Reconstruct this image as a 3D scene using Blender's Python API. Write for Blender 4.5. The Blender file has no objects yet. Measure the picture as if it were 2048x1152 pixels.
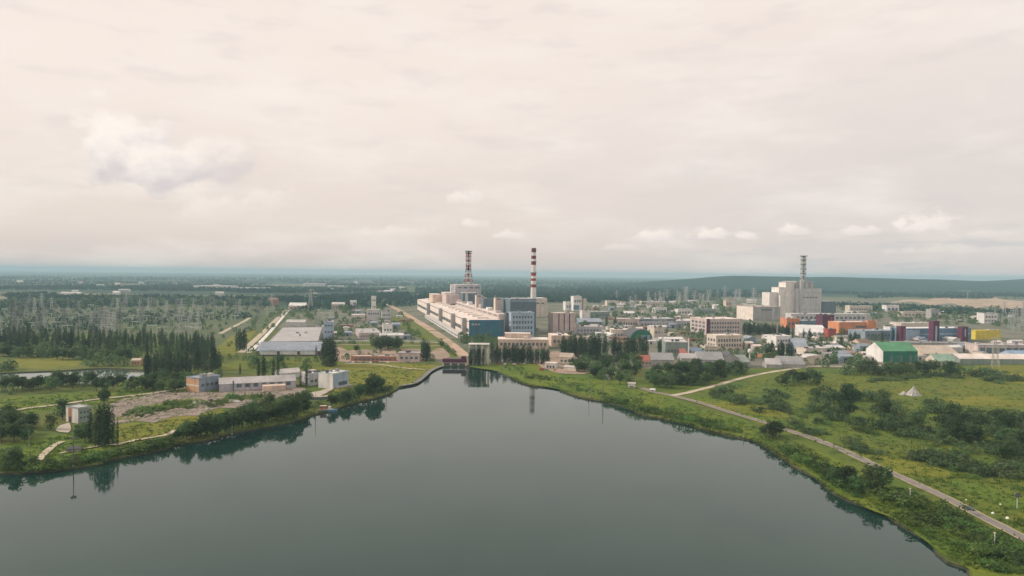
import bpy, math, random
from mathutils import Vector, Matrix, noise
from mathutils.geometry import tessellate_polygon, delaunay_2d_cdt

R = random.Random(11)
rad = math.radians
S = bpy.context.scene
C = S.collection
F, CZ = 1384.0, 103.0

# ------------------------------------------------------------------ camera
PITCH = math.atan(29 / F); ROLL = math.atan(0.0105)
f0 = Vector((0, math.cos(PITCH), -math.sin(PITCH)))
u0 = Vector((0, math.sin(PITCH), math.cos(PITCH)))
r0 = Vector((1, 0, 0))
cr = r0 * math.cos(ROLL) + u0 * math.sin(ROLL)
cu = u0 * math.cos(ROLL) - r0 * math.sin(ROLL)
CAM = Vector((0, 0, CZ))
cam_d = bpy.data.cameras.new('camera')
cam = bpy.data.objects.new('camera', cam_d)
C.objects.link(cam)
cam.matrix_world = Matrix(((cr.x, cu.x, -f0.x, 0), (cr.y, cu.y, -f0.y, 0), (cr.z, cu.z, -f0.z, CZ), (0, 0, 0, 1)))
cam_d.sensor_width = 36; cam_d.lens = 36 * F / 2048
cam_d.clip_start = 1; cam_d.clip_end = 90000
S.camera = cam


def G(x, y, z=0.0):
    """Where the line of sight through a photo position meets height z."""
    d = f0 * F + cr * (x - 1024) - cu * (y - 576)
    t = (z - CZ) / d.z
    return CAM + d * t


def depth(p):
    return (Vector(p) - CAM).dot(f0)


def scale_at(p):
    return depth(p) / F


def PX(p):
    v = Vector(p) - CAM
    d = v.dot(f0)
    return 1024 + v.dot(cr) / d * F, 576 - v.dot(cu) / d * F


# ------------------------------------------------------------------ materials
MATS = {}


def lin(c):
    return c


def mat(name, col, var=0.12, sc=0.08, rough=0.8, spec=0.3, detail=4, rnd=0.0, stretch=None, metallic=0.0, streak=0.0):
    if name in MATS:
        return MATS[name]
    m = bpy.data.materials.new(name)
    m.use_nodes = True
    nt = m.node_tree
    b = nt.nodes['Principled BSDF']
    b.inputs['Roughness'].default_value = rough
    b.inputs['Specular IOR Level'].default_value = spec
    b.inputs['Metallic'].default_value = metallic
    geo = nt.nodes.new('ShaderNodeNewGeometry')
    nz = nt.nodes.new('ShaderNodeTexNoise')
    nz.inputs['Scale'].default_value = sc
    nz.inputs['Detail'].default_value = detail
    if stretch:
        mp = nt.nodes.new('ShaderNodeVectorMath'); mp.operation = 'MULTIPLY'
        mp.inputs[1].default_value = stretch
        nt.links.new(geo.outputs['Position'], mp.inputs[0])
        nt.links.new(mp.outputs[0], nz.inputs['Vector'])
    else:
        nt.links.new(geo.outputs['Position'], nz.inputs['Vector'])
    mr = nt.nodes.new('ShaderNodeMapRange')
    mr.inputs['From Min'].default_value = 0.3; mr.inputs['From Max'].default_value = 0.7
    mr.inputs['To Min'].default_value = 1 - var; mr.inputs['To Max'].default_value = 1 + var
    nt.links.new(nz.outputs['Fac'], mr.inputs['Value'])
    hsv = nt.nodes.new('ShaderNodeHueSaturation')
    hsv.inputs['Color'].default_value = (*col, 1)
    if streak:
        sv = nt.nodes.new('ShaderNodeVectorMath'); sv.operation = 'MULTIPLY'; sv.inputs[1].default_value = (1, 1, .06)
        nt.links.new(geo.outputs['Position'], sv.inputs[0])
        sn = nt.nodes.new('ShaderNodeTexNoise'); sn.inputs['Scale'].default_value = .35; sn.inputs['Detail'].default_value = 5
        nt.links.new(sv.outputs[0], sn.inputs['Vector'])
        sr = nt.nodes.new('ShaderNodeMapRange'); sr.inputs['From Min'].default_value = .45; sr.inputs['From Max'].default_value = .72
        sr.inputs['To Min'].default_value = 0; sr.inputs['To Max'].default_value = streak
        nt.links.new(sn.outputs['Fac'], sr.inputs['Value'])
        sm = nt.nodes.new('ShaderNodeMix'); sm.data_type = 'RGBA'
        g_ = sum(col) / 3 * .55
        sm.inputs[6].default_value = (*col, 1); sm.inputs[7].default_value = (g_ * 1.02, g_, g_ * .96, 1)
        nt.links.new(sr.outputs[0], sm.inputs[0]); nt.links.new(sm.outputs[2], hsv.inputs['Color'])
    if rnd:
        oi = nt.nodes.new('ShaderNodeObjectInfo')
        r2 = nt.nodes.new('ShaderNodeMapRange')
        r2.inputs['To Min'].default_value = 1 - rnd; r2.inputs['To Max'].default_value = 1 + rnd
        nt.links.new(oi.outputs['Random'], r2.inputs['Value'])
        mu = nt.nodes.new('ShaderNodeMath'); mu.operation = 'MULTIPLY'
        nt.links.new(mr.outputs[0], mu.inputs[0]); nt.links.new(r2.outputs[0], mu.inputs[1])
        nt.links.new(mu.outputs[0], hsv.inputs['Value'])
        r3 = nt.nodes.new('ShaderNodeMapRange')
        r3.inputs['To Min'].default_value = 0.5 + rnd * 0.05; r3.inputs['To Max'].default_value = 0.5 - rnd * 0.06
        mm = nt.nodes.new('ShaderNodeMath'); mm.operation = 'FRACT'
        m7 = nt.nodes.new('ShaderNodeMath'); m7.operation = 'MULTIPLY'; m7.inputs[1].default_value = 7.31
        nt.links.new(oi.outputs['Random'], m7.inputs[0]); nt.links.new(m7.outputs[0], mm.inputs[0])
        nt.links.new(mm.outputs[0], r3.inputs['Value'])
        nt.links.new(r3.outputs[0], hsv.inputs['Hue'])
    else:
        nt.links.new(mr.outputs[0], hsv.inputs['Value'])
    nt.links.new(hsv.outputs[0], b.inputs['Base Color'])
    if name.startswith('leaf_') or name in ('weed', 'reed'):
        tr = nt.nodes.new('ShaderNodeBsdfTranslucent'); ms = nt.nodes.new('ShaderNodeMixShader'); ms.inputs[0].default_value = .38
        hb = nt.nodes.new('ShaderNodeHueSaturation'); hb.inputs['Hue'].default_value = .485; hb.inputs['Value'].default_value = 1.5
        nt.links.new(hsv.outputs[0], hb.inputs['Color']); nt.links.new(hb.outputs[0], tr.inputs['Color'])
        nt.links.new(b.outputs[0], ms.inputs[1]); nt.links.new(tr.outputs[0], ms.inputs[2])
        nt.links.new(ms.outputs[0], nt.nodes['Material Output'].inputs['Surface'])
    MATS[name] = m
    return m


def mat2(name, cols, sc, sc2, stretch=(1, 1, 1), var=0.2, rough=0.9, bump=0.0):
    """Ground cover: three colours mixed by two noises, with a fine grain."""
    m = bpy.data.materials.new(name); m.use_nodes = True
    nt = m.node_tree; b = nt.nodes['Principled BSDF']
    b.inputs['Roughness'].default_value = rough
    b.inputs['Specular IOR Level'].default_value = 0.15
    geo = nt.nodes.new('ShaderNodeNewGeometry')
    mp = nt.nodes.new('ShaderNodeVectorMath'); mp.operation = 'MULTIPLY'; mp.inputs[1].default_value = stretch
    nt.links.new(geo.outputs['Position'], mp.inputs[0])

    def nz(s, d, src):
        n = nt.nodes.new('ShaderNodeTexNoise'); n.inputs['Scale'].default_value = s; n.inputs['Detail'].default_value = d
        n.inputs['Roughness'].default_value = 0.6
        nt.links.new(src, n.inputs['Vector'])
        return n.outputs['Fac']

    def ramp(src, a, bb):
        r = nt.nodes.new('ShaderNodeMapRange'); r.inputs['From Min'].default_value = a; r.inputs['From Max'].default_value = bb
        r.interpolation_type = 'SMOOTHSTEP'
        nt.links.new(src, r.inputs['Value']); return r.outputs[0]

    def mix(f, a, bb):
        x = nt.nodes.new('ShaderNodeMix'); x.data_type = 'RGBA'
        nt.links.new(f, x.inputs[0])
        for s, k in ((a, 6), (bb, 7)):
            if isinstance(s, tuple): x.inputs[k].default_value = (*s, 1)
            else: nt.links.new(s, x.inputs[k])
        return x.outputs[2]
    n1 = nz(sc, 5, mp.outputs[0]); n2 = nz(sc2, 5, mp.outputs[0]); n3 = nz(0.6, 3, geo.outputs['Position'])
    c = mix(ramp(n1, 0.42, 0.6), cols[0], cols[1])
    c = mix(ramp(n2, 0.52, 0.68), c, cols[2])
    mr = nt.nodes.new('ShaderNodeMapRange')
    mr.inputs['From Min'].default_value = 0.3; mr.inputs['From Max'].default_value = 0.7
    mr.inputs['To Min'].default_value = 1 - var; mr.inputs['To Max'].default_value = 1 + var
    nt.links.new(n3, mr.inputs['Value'])
    h = nt.nodes.new('ShaderNodeHueSaturation')
    nt.links.new(mr.outputs[0], h.inputs['Value']); nt.links.new(c, h.inputs['Color'])
    nt.links.new(h.outputs[0], b.inputs['Base Color'])
    MATS[name] = m
    return m


# colours of the buildings
for n, c in dict(
        cream=(.66, .56, .47), offwhite=(.76, .70, .66), lightpeach=(.78, .68, .61), peach=(.66, .5, .4), white=(.74, .71, .69), pinkish=(.58, .47, .44), concrete=(.40, .38, .37),
        greyblue=(.26, .32, .39), slate=(.13, .185, .225), cladding=(.04, .15, .225), lightblue=(.36, .46, .58), midblue=(.13, .24, .37),
        orange=(.66, .25, .11), maroon=(.12, .025, .065), red=(.40, .07, .06), yellow=(.75, .58, .03), green=(.05, .32, .12),
        darkgreen=(.02, .18, .11), greygreen=(.25, .31, .28), palegreen=(.5, .55, .47), brick=(.42, .2, .12), orangebrick=(.58, .34, .19),
        palewall=(.56, .54, .54), lilac=(.46, .44, .48)).items():
    mat('wall_' + n, c, var=0.12, sc=0.12, rough=0.8, streak=.55)
for n, c in dict(grey=(.3, .3, .3), pale=(.55, .52, .5), pinkwhite=(.76, .66, .60), dark=(.1, .1, .11), bluegrey=(.3, .34, .4), green=(.10, .29, .15),
                 brown=(.25, .17, .13), white=(.72, .7, .68), tan=(.5, .42, .34), blue=(.24, .34, .48), red=(.40, .14, .10), greygreen=(.33, .37, .34),
                 lightgrey=(.43, .41, .41), mint=(.28, .42, .32)).items():
    mat('roof_' + n, c, var=0.16, sc=0.06, rough=0.75, streak=.45)
mat('window_glass', (.10, .12, .14), var=.3, sc=.2, rough=.3, spec=.5)
mat('window_ribbon', (.07, .075, .085), var=.3, sc=.1, rough=.4)
mat('window_pale', (.62, .62, .62), var=.15, sc=.2, rough=.3)
mat('door_dark', (.05, .05, .055), var=.2, sc=.3)
mat('steel', (.25, .27, .26), var=.1, sc=.2, rough=.55)
mat('steel_dark', (.12, .13, .13), var=.1, sc=.2, rough=.6)
mat('steel_pale', (.48, .49, .47), var=.1, sc=.2, rough=.55)
mat('red_paint', (.32, .045, .045), var=.15, sc=.1, rough=.6)
mat('darkred_paint', (.16, .02, .03), var=.15, sc=.1, rough=.6)
mat('white_paint', (.72, .68, .66), var=.08, sc=.1, rough=.6)
mat('dark_paint', (.05, .045, .055), var=.15, sc=.1, rough=.6)
mat('car_paint', (.012, .013, .016), var=.05, sc=.5, rough=.3, spec=.5)
mat('rubber', (.02, .02, .02), var=.1, sc=1)
mat('bark', (.09, .07, .05), var=.3, sc=.8, rough=.9)
mat('asphalt', (.21, .19, .175), var=.14, sc=.15, rough=.9)
mat('dust', (.36, .29, .2), var=.2, sc=.2, rough=.95)
mat('concrete_ramp', (.42, .37, .3), var=.15, sc=.3, rough=.9)
mat('palepath', (.46, .4, .3), var=.2, sc=.1, rough=.95)
mat('bank_soil_shade', (.045, .045, .028), var=.35, sc=.5, rough=.95)  # soil, its dark tone also standing in for the bank's shadow
mat('revetment', (.2, .19, .18), var=.25, sc=.3, rough=.9)
mat2('sand', [(.50, .36, .27), (.38, .29, .2), (.10, .13, .05)], .012, .016)
mat('sandheap', (.38, .365, .34), var=.2, sc=.4, rough=.95)
mat('rubble', (.31, .26, .22), var=.45, sc=.35, rough=.95)
mat('leaf_poplar', (.042, .078, .040), var=.35, sc=.35, rough=.7, spec=.2, rnd=.34)
mat('leaf_broad', (.060, .108, .040), var=.38, sc=.3, rough=.7, spec=.2, rnd=.5)
mat('leaf_bush', (.082, .148, .038), var=.38, sc=.35, rough=.7, spec=.2, rnd=.5)
mat('leaf_scrub', (.078, .132, .052), var=.38, sc=.3, rough=.7, spec=.2, rnd=.5)
mat('leaf_far', (.020, .058, .040), var=.45, sc=.012, rough=.8, spec=.1)
mat('reed', (.085, .115, .035), var=.45, sc=.25, rough=.8, spec=.1)
mat('weed', (.075, .125, .025), var=.4, sc=.12, rough=.8, spec=.1)
mat('hills_forest', (.016, .052, .042), var=.35, sc=.01, rough=.95, spec=.05)

mat2('ground_grass', [(.085, .125, .022), (.12, .13, .03), (.05, .085, .022)], .02, .05)
mat2('meadow_green', [(.095, .15, .018), (.13, .165, .02), (.055, .105, .016)], .02, .045)
mat2('meadow_olive', [(.105, .14, .018), (.135, .15, .02), (.062, .105, .017)], .02, .04)
mat2('field_yellow', [(.15, .165, .02), (.185, .18, .025), (.088, .12, .02)], .03, .05)
mat2('scrub_ground', [(.085, .13, .02), (.12, .15, .022), (.048, .085, .018)], .03, .06)
mat2('industrial', [(.19, .18, .145), (.125, .14, .085), (.065, .095, .04)], .014, .02)
mat2('switchyard', [(.10, .125, .062), (.08, .115, .045), (.15, .145, .10)], .008, .011, (0.6, 1.4, 1))
mat2('far_plain', [(.05, .085, .045), (.085, .115, .055), (.03, .058, .035)], .0016, .0035, (0.45, 1.5, 1))
mat2('brickyard', [(.37, .26, .21), (.29, .23, .18), (.13, .15, .06)], .04, .045)
mat2('rubbleyard', [(.29, .235, .195), (.19, .17, .145), (.10, .12, .045)], .09, .045)
M = MATS


# ------------------------------------------------------------------ mesh helpers
class MB:
    def __init__(s):
        s.v, s.f, s.m = [], [], []

    def quad(s, a, b, c, d, k=0):
        n = len(s.v); s.v += [tuple(a), tuple(b), tuple(c), tuple(d)]; s.f.append((n, n + 1, n + 2, n + 3)); s.m.append(k)

    def poly(s, pts, k=0):
        n = len(s.v); s.v += [tuple(p) for p in pts]; s.f.append(tuple(range(n, n + len(pts)))); s.m.append(k)

    def box(s, x0, y0, z0, x1, y1, z1, k=0):
        n = len(s.v)
        s.v += [(x0, y0, z0), (x1, y0, z0), (x1, y1, z0), (x0, y1, z0), (x0, y0, z1), (x1, y0, z1), (x1, y1, z1), (x0, y1, z1)]
        for q in ((3, 2, 1, 0), (4, 5, 6, 7), (0, 1, 5, 4), (1, 2, 6, 5), (2, 3, 7, 6), (3, 0, 4, 7)):
            s.f.append(tuple(n + i for i in q)); s.m.append(k)
        return s

    def prism(s, outline, y0, y1, axis='y', k=0):
        """outline in (a, z), extruded along y (axis 'y') or x (axis 'x')."""
        n = len(s.v); L = len(outline)
        for yy in (y0, y1):
            for a, z in outline:
                s.v.append((a, yy, z) if axis == 'y' else (yy, a, z))
        s.f.append(tuple(n + i for i in range(L))); s.f.append(tuple(n + L + i for i in reversed(range(L)))); s.m += [k, k]
        for i in range(L):
            j = (i + 1) % L
            s.f.append((n + j, n + i, n + L + i, n + L + j)); s.m.append(k)
        return s

    def tube(s, p, q, r1, r2=None, n=4, k=0, cap=True):
        p, q = Vector(p), Vector(q); r2 = r1 if r2 is None else r2
        d = (q - p).normalized()
        a = d.orthogonal().normalized(); b = d.cross(a)
        o = len(s.v)
        for c, r in ((p, r1), (q, r2)):
            for i in range(n):
                t = 2 * math.pi * i / n + math.pi / n
                s.v.append(tuple(c + (a * math.cos(t) + b * math.sin(t)) * r))
        for i in range(n):
            j = (i + 1) % n
            s.f.append((o + i, o + j, o + n + j, o + n + i)); s.m.append(k)
        if cap:
            s.f.append(tuple(o + n + i for i in range(n))); s.f.append(tuple(o + n - 1 - i for i in range(n))); s.m += [k, k]
        return s

    def mesh(s, name, mats, smooth=False):
        me = bpy.data.meshes.new(name)
        me.from_pydata(s.v, [], s.f)
        for m in (mats if isinstance(mats, (list, tuple)) else [mats]):
            me.materials.append(M[m] if isinstance(m, str) else m)
        if any(s.m): me.polygons.foreach_set('material_index', s.m)
        if smooth: me.polygons.foreach_set('use_smooth', [True] * len(s.f))
        me.update()
        return me

    def build(s, name, mats, parent=None, smooth=False):
        return link(name, s.mesh(name, mats, smooth), parent)


def link(name, me, parent=None):
    o = bpy.data.objects.new(name, me); C.objects.link(o)
    if parent is not None: o.parent = parent
    return o


def tag(o, label, cat, group=None):
    o['label'] = label; o['category'] = cat
    if group: o['group'] = group
    return o


def thing(name, label, cat, loc, rot=0.0, group=None):
    o = bpy.data.objects.new(name, None); C.objects.link(o)
    o.location = loc; o.rotation_euler = (0, 0, rot); o.empty_display_size = 1
    return tag(o, label, cat, group)


def setting(name, mb, mats, kind='structure', smooth=False):
    o = mb.build(name, mats, None, smooth); o['kind'] = kind
    return o


# ------------------------------------------------------------------ outlines and ground sheets
def smooth_line(pts, step, closed=False, jit=0.0, seed=0):
    """Catmull-Rom through ground points."""
    n = len(pts); out = []
    rng = range(n if closed else n - 1)
    for i in rng:
        g = (lambda k: pts[k % n]) if closed else (lambda k: pts[max(0, min(n - 1, k))])
        p0, p1, p2, p3 = g(i - 1), g(i), g(i + 1), g(i + 2)
        L = (p2 - p1).length; m = max(1, int(L / step))
        for j in range(m):
            t = j / m
            q = 0.5 * ((2 * p1) + (p2 - p0) * t + (2 * p0 - 5 * p1 + 4 * p2 - p3) * t * t + (3 * p1 - p0 - 3 * p2 + p3) * t ** 3)
            if jit and j:
                q = q + Vector((noise.noise(q * 0.15 + Vector((seed, 0, 0))), noise.noise(q * 0.15 + Vector((0, seed, 9))), 0)) * jit
            out.append(q)
    if not closed: out.append(pts[-1])
    return out


def in_poly(p, poly):
    x, y = p[0], p[1]; c = False; n = len(poly); j = n - 1
    for i in range(n):
        a, b = poly[i], poly[j]
        if (a[1] > y) != (b[1] > y) and x < (b[0] - a[0]) * (y - a[1]) / (b[1] - a[1]) + a[0]: c = not c
        j = i
    return c


LAKE_PX = [(0, 946), (60, 943), (105, 940), (150, 934), (195, 928), (212, 921), (262, 911), (330, 897), (350, 888), (410, 880), (455, 868), (520, 855), (580, 844),
           (625, 829), (660, 820), (700, 808), (745, 797), (775, 788), (800, 774), (828, 768), (846, 755), (862, 742), (884, 733), (910, 731.5), (934, 732),
           (952, 735), (975, 737), (1000, 745), (1030, 758), (1055, 769), (1085, 773), (1110, 774), (1130, 783), (1160, 794), (1205, 802), (1250, 813),
           (1285, 829), (1320, 836), (1350, 842), (1385, 850), (1420, 862), (1470, 873), (1505, 879), (1535, 895), (1565, 916), (1600, 938), (1638, 958), (1665, 983),
           (1690, 996), (1730, 1012), (1765, 1022), (1792, 1042), (1825, 1062), (1858, 1080), (1872, 1103), (1895, 1122), (1936, 1135), (1942, 1160), (1975, 1230)]
lake = [G(*p) for p in LAKE_PX]
tail = [Vector((150, 120, 0)), Vector((150, -120, 0)), Vector((-420, -120, 0)), Vector((-460, 250, 0)), Vector((-330, 340, 0))]
LAKE = smooth_line(lake + tail, 6.0, True, 2.2, 3)
POND_PX = [(-60, 764), (0, 762), (60, 757), (130, 760), (170, 768), (215, 764), (262, 757), (290, 748), (300, 742), (270, 738), (200, 736), (120, 741), (40, 744), (-60, 750)]
POND = smooth_line([G(*p) for p in POND_PX], 8.0, True, 2.0, 5)


def ground_sheet():
    B = 25000
    verts = [Vector((-B, -B)), Vector((B, -B)), Vector((B, B)), Vector((-B, B))]
    edges = [(0, 1), (1, 2), (2, 3), (3, 0)]
    for loop in (LAKE, POND):
        n = len(verts); L = len(loop)
        verts += [Vector((p.x, p.y)) for p in loop]
        edges += [(n + i, n + (i + 1) % L) for i in range(L)]
    vs, es, fs, *_ = delaunay_2d_cdt(verts, edges, [], 0, 1e-4)
    mb = MB()
    mb.v = [(v.x, v.y, 0.0) for v in vs]
    for f in fs:
        c = sum((vs[i] for i in f), Vector((0, 0))) / len(f)
        if in_poly(c, LAKE) or in_poly(c, POND): continue
        a, b, d = (vs[i] for i in f[:3])
        if (b - a).cross(d - a) < 0: f = list(reversed(f))
        mb.f.append(tuple(f)); mb.m.append(0)
    for loop in (LAKE, POND):
        cen_dir = 1 if sum(a.x * b.y - b.x * a.y for a, b in zip(loop, loop[1:] + loop[:1])) > 0 else -1
        L = len(loop); inner = []
        for i in range(L):
            t = (loop[(i + 1) % L] - loop[i - 1]); nrm = Vector((-t.y, t.x, 0)).normalized() * cen_dir
            inner.append(loop[i] + nrm * 1.4 + Vector((0, 0, -2.2)))
        for i in range(L):
            j = (i + 1) % L
            q = (loop[i], loop[j], inner[j], inner[i])
            mb.quad(*q, 1)
    return setting('ground', mb, ['ground_mix', 'bank_soil_shade'])


# the ground takes its look from where it lies: grass near, darker woodland plain far out
def ground_mix():
    m = M['ground_grass'].copy(); m.name = 'ground_mix'; M['ground_mix'] = m
    nt = m.node_tree
    b = nt.nodes['Principled BSDF']
    src = b.inputs['Base Color'].links[0].from_socket
    geo = [n for n in nt.nodes if n.type == 'NEW_GEOMETRY'][0]
    sep = nt.nodes.new('ShaderNodeSeparateXYZ'); nt.links.new(geo.outputs['Position'], sep.inputs[0])
    mr = nt.nodes.new('ShaderNodeMapRange'); mr.inputs['From Min'].default_value = 1100; mr.inputs['From Max'].default_value = 2000
    nt.links.new(sep.outputs['Y'], mr.inputs['Value'])

    mp = nt.nodes.new('ShaderNodeVectorMath'); mp.operation = 'MULTIPLY'; mp.inputs[1].default_value = (0.0011, 0.0034, 1)
    nt.links.new(geo.outputs['Position'], mp.inputs[0])
    vo = nt.nodes.new('ShaderNodeTexVoronoi'); vo.inputs['Scale'].default_value = 1.0
    nt.links.new(mp.outputs[0], vo.inputs['Vector'])
    sp = nt.nodes.new('ShaderNodeSeparateColor'); nt.links.new(vo.outputs['Color'], sp.inputs[0])
    cr_ = nt.nodes.new('ShaderNodeValToRGB'); cr_.color_ramp.interpolation = 'CONSTANT'
    els = cr_.color_ramp.elements
    els[0].position = 0; els[0].color = (.026, .058, .036, 1)
    els[1].position = .45; els[1].color = (.05, .085, .045, 1)
    for pos, col in ((.62, (.10, .135, .06, 1)), (.75, (.035, .065, .038, 1)), (.86, (.15, .16, .08, 1)), (.94, (.2, .185, .11, 1))):
        e = els.new(pos); e.color = col
    nt.links.new(sp.outputs[0], cr_.inputs[0])
    nz = nt.nodes.new('ShaderNodeTexNoise'); nz.inputs['Scale'].default_value = 0.012; nz.inputs['Detail'].default_value = 6
    nt.links.new(geo.outputs['Position'], nz.inputs['Vector'])
    r2 = nt.nodes.new('ShaderNodeMapRange'); r2.inputs['From Min'].default_value = .3; r2.inputs['From Max'].default_value = .7
    r2.inputs['To Min'].default_value = .55; r2.inputs['To Max'].default_value = 1.4
    nt.links.new(nz.outputs['Fac'], r2.inputs['Value'])
    h = nt.nodes.new('ShaderNodeHueSaturation'); nt.links.new(cr_.outputs[0], h.inputs['Color']); nt.links.new(r2.outputs[0], h.inputs['Value'])
    x = nt.nodes.new('ShaderNodeMix'); x.data_type = 'RGBA'
    nt.links.new(mr.outputs[0], x.inputs[0]); nt.links.new(src, x.inputs[6]); nt.links.new(h.outputs[0], x.inputs[7])
    nt.links.new(x.outputs[2], b.inputs['Base Color'])


ground_mix()
ground_sheet()


def water(name, loop, pad, rough):
    mb = MB(); z = -0.9; L = len(loop)
    sg = 1 if sum(p.x * q.y - q.x * p.y for p, q in zip(loop, loop[1:] + loop[:1])) > 0 else -1
    pts = []
    for i in range(L):
        t = loop[(i + 1) % L] - loop[i - 1]; n = Vector((t.y, -t.x, 0)).normalized() * sg
        pts.append(Vector((loop[i].x, loop[i].y, 0)) + n * pad)
    mb.v = [(p.x, p.y, z) for p in pts]
    for t in tessellate_polygon([pts]):
        p, q, r = (pts[k] for k in t)
        mb.f.append(tuple(t) if (q - p).cross(r - p).z > 0 else tuple(reversed(t))); mb.m.append(0)
    o = setting(name, mb, name + '_water')
    return o


def lake_water(nm, lo, hi, base):
    m = bpy.data.materials.new(nm); m.use_nodes = True; nt = m.node_tree; b = nt.nodes['Principled BSDF']
    b.inputs['Base Color'].default_value = (*base, 1)
    b.inputs['Roughness'].default_value = 0.035
    b.inputs['IOR'].default_value = 1.41
    b.inputs['Specular Tint'].default_value = (.12, .45, .38, 1)
    geo = nt.nodes.new('ShaderNodeNewGeometry')
    n = nt.nodes.new('ShaderNodeTexNoise'); n.inputs['Scale'].default_value = 0.35; n.inputs['Detail'].default_value = 3
    nt.links.new(geo.outputs['Position'], n.inputs['Vector'])
    n2 = nt.nodes.new('ShaderNodeTexNoise'); n2.inputs['Scale'].default_value = 0.007; n2.inputs['Detail'].default_value = 5
    nt.links.new(geo.outputs['Position'], n2.inputs['Vector'])
    r = nt.nodes.new('ShaderNodeMapRange'); r.inputs['From Min'].default_value = .4; r.inputs['From Max'].default_value = .65
    r.inputs['To Min'].default_value = lo; r.inputs['To Max'].default_value = hi
    nt.links.new(n2.outputs['Fac'], r.inputs['Value'])
    bp = nt.nodes.new('ShaderNodeBump'); bp.inputs['Distance'].default_value = 0.3
    nt.links.new(r.outputs[0], bp.inputs['Strength']); nt.links.new(n.outputs['Fac'], bp.inputs['Height'])
    nt.links.new(bp.outputs[0], b.inputs['Normal'])
    r3 = nt.nodes.new('ShaderNodeMapRange'); r3.inputs['From Min'].default_value = .35; r3.inputs['From Max'].default_value = .65
    r3.inputs['To Min'].default_value = .02; r3.inputs['To Max'].default_value = .07
    nt.links.new(n2.outputs['Fac'], r3.inputs['Value']); nt.links.new(r3.outputs[0], b.inputs['Roughness'])
    M[nm] = m


lake_water('lake_water', .0005, .008, (.010, .033, .027))
lake_water('pond_water', .004, .02, (.06, .085, .065))
water('lake', LAKE, 1.2, .03)
water('pond', POND, 1.2, .03)

ZL = [0.03]


def patch(name, pxs, m, smooth=True, jit=3.0, z=None, step=8.0):
    pts = [G(*p) for p in pxs]
    if smooth:
        L = max((a - b).length for a in pts for b in pts)
        pts = smooth_line(pts, max(step, L / 60), True, jit, R.random() * 50)
    ZL[0] += 0.012
    zz = ZL[0] if z is None else z
    pts = [Vector((p.x, p.y, 0)) for p in pts]
    mb = MB(); mb.v = [(p.x, p.y, zz) for p in pts]
    for t in tessellate_polygon([pts]):
        a, b, c = (pts[i] for i in t)
        if (b - a).cross(c - a).z < 0: t = tuple(reversed(t))
        mb.f.append(tuple(t)); mb.m.append(0)
    return setting(name, mb, m)


def ribbon(name, pxs, width, m, jit=0.4, step=6.0, world=False):
    pts = smooth_line([p if world else G(*p) for p in pxs], step)
    ZL[0] += 0.012; z = ZL[0]
    mb = MB(); L = []
    for i, p in enumerate(pts):
        t = (pts[min(i + 1, len(pts) - 1)] - pts[max(i - 1, 0)]).normalized()
        n = Vector((-t.y, t.x, 0))
        w1 = width / 2 + noise.noise(p * 0.08) * jit; w2 = width / 2 + noise.noise(p * 0.08 + Vector((5, 5, 5))) * jit
        L.append((p + n * w1, p - n * w2))
    for (a, b), (c, d) in zip(L, L[1:]):
        mb.quad((b.x, b.y, z), (d.x, d.y, z), (c.x, c.y, z), (a.x, a.y, z))
    return setting(name, mb, m)


# plains and yards
patch('switchyard_ground', [(-300, 612), (0, 606), (200, 600), (400, 603), (540, 612), (552, 628), (505, 668), (440, 695), (300, 672), (0, 668), (-300, 680)], 'switchyard', jit=8)
patch('yard', [(640, 622), (820, 612), (1000, 596), (1300, 592), (1700, 596), (2300, 604), (2500, 740), (2000, 726), (1760, 738), (1560, 742), (1350, 735), (1180, 742), (1060, 728), (940, 730), (880, 726), (800, 690), (640, 690), (560, 650)],
      'industrial', jit=6)
patch('meadow', [(20, 722), (70, 713), (150, 716), (158, 730), (110, 737), (40, 735)], 'field_yellow')
patch('meadow', [(0, 800), (60, 790), (180, 785), (300, 770), (380, 768), (380, 790), (240, 800), (120, 818), (0, 830)], 'meadow_green', jit=2)
patch('meadow', [(0, 895), (120, 868), (230, 850), (345, 838), (345, 882), (260, 902), (205, 916), (100, 930), (0, 936)], 'meadow_green', jit=1)
patch('meadow', [(240, 850), (300, 845), (350, 832), (420, 818), (455, 822), (360, 862), (290, 876), (238, 884)], 'field_yellow', jit=1)
patch('field', [(600, 742), (690, 727), (760, 726), (860, 730), (878, 733), (858, 740), (840, 753), (822, 766), (790, 772), (740, 785), (660, 780)], 'field_yellow', jit=2)
patch('meadow', [(500, 720), (620, 716), (690, 724), (640, 735), (560, 735), (450, 740), (430, 730)], 'meadow_olive', jit=2)
patch('meadow', [(430, 700), (470, 668), (500, 655), (512, 662), (480, 700), (450, 712)], 'field_yellow', jit=2)
patch('meadow', [(640, 686), (860, 684), (880, 690), (860, 700), (700, 700), (640, 698)], 'meadow_olive', jit=2)
patch('meadow', [(780, 640), (812, 632), (905, 690), (930, 712), (905, 716), (860, 690)], 'meadow_olive', jit=2)
patch('meadow', [(940, 733), (985, 728), (1075, 728), (1130, 745), (1250, 765), (1330, 790), (1390, 815), (1500, 845), (1530, 885), (1470, 870), (1345, 839), (1250, 811), (1130, 781), (1050, 766), (1000, 744)], 'meadow_green', jit=1)
patch('meadow', [(1270, 770), (1480, 740), (1600, 735), (1800, 738), (2048, 728), (2500, 735), (2900, 1100), (2100, 1120), (1800, 985), (1560, 870), (1430, 815)], 'scrub_ground', jit=3)
patch('meadow', [(1560, 752), (1700, 748), (1960, 742), (2300, 770), (2300, 850), (2000, 820), (1860, 800), (1700, 790), (1590, 780)], 'meadow_olive', jit=2)
patch('meadow', [(1940, 735), (2048, 728), (2300, 733), (2300, 765), (2048, 768), (1960, 752)], 'field_yellow', jit=2)
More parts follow.
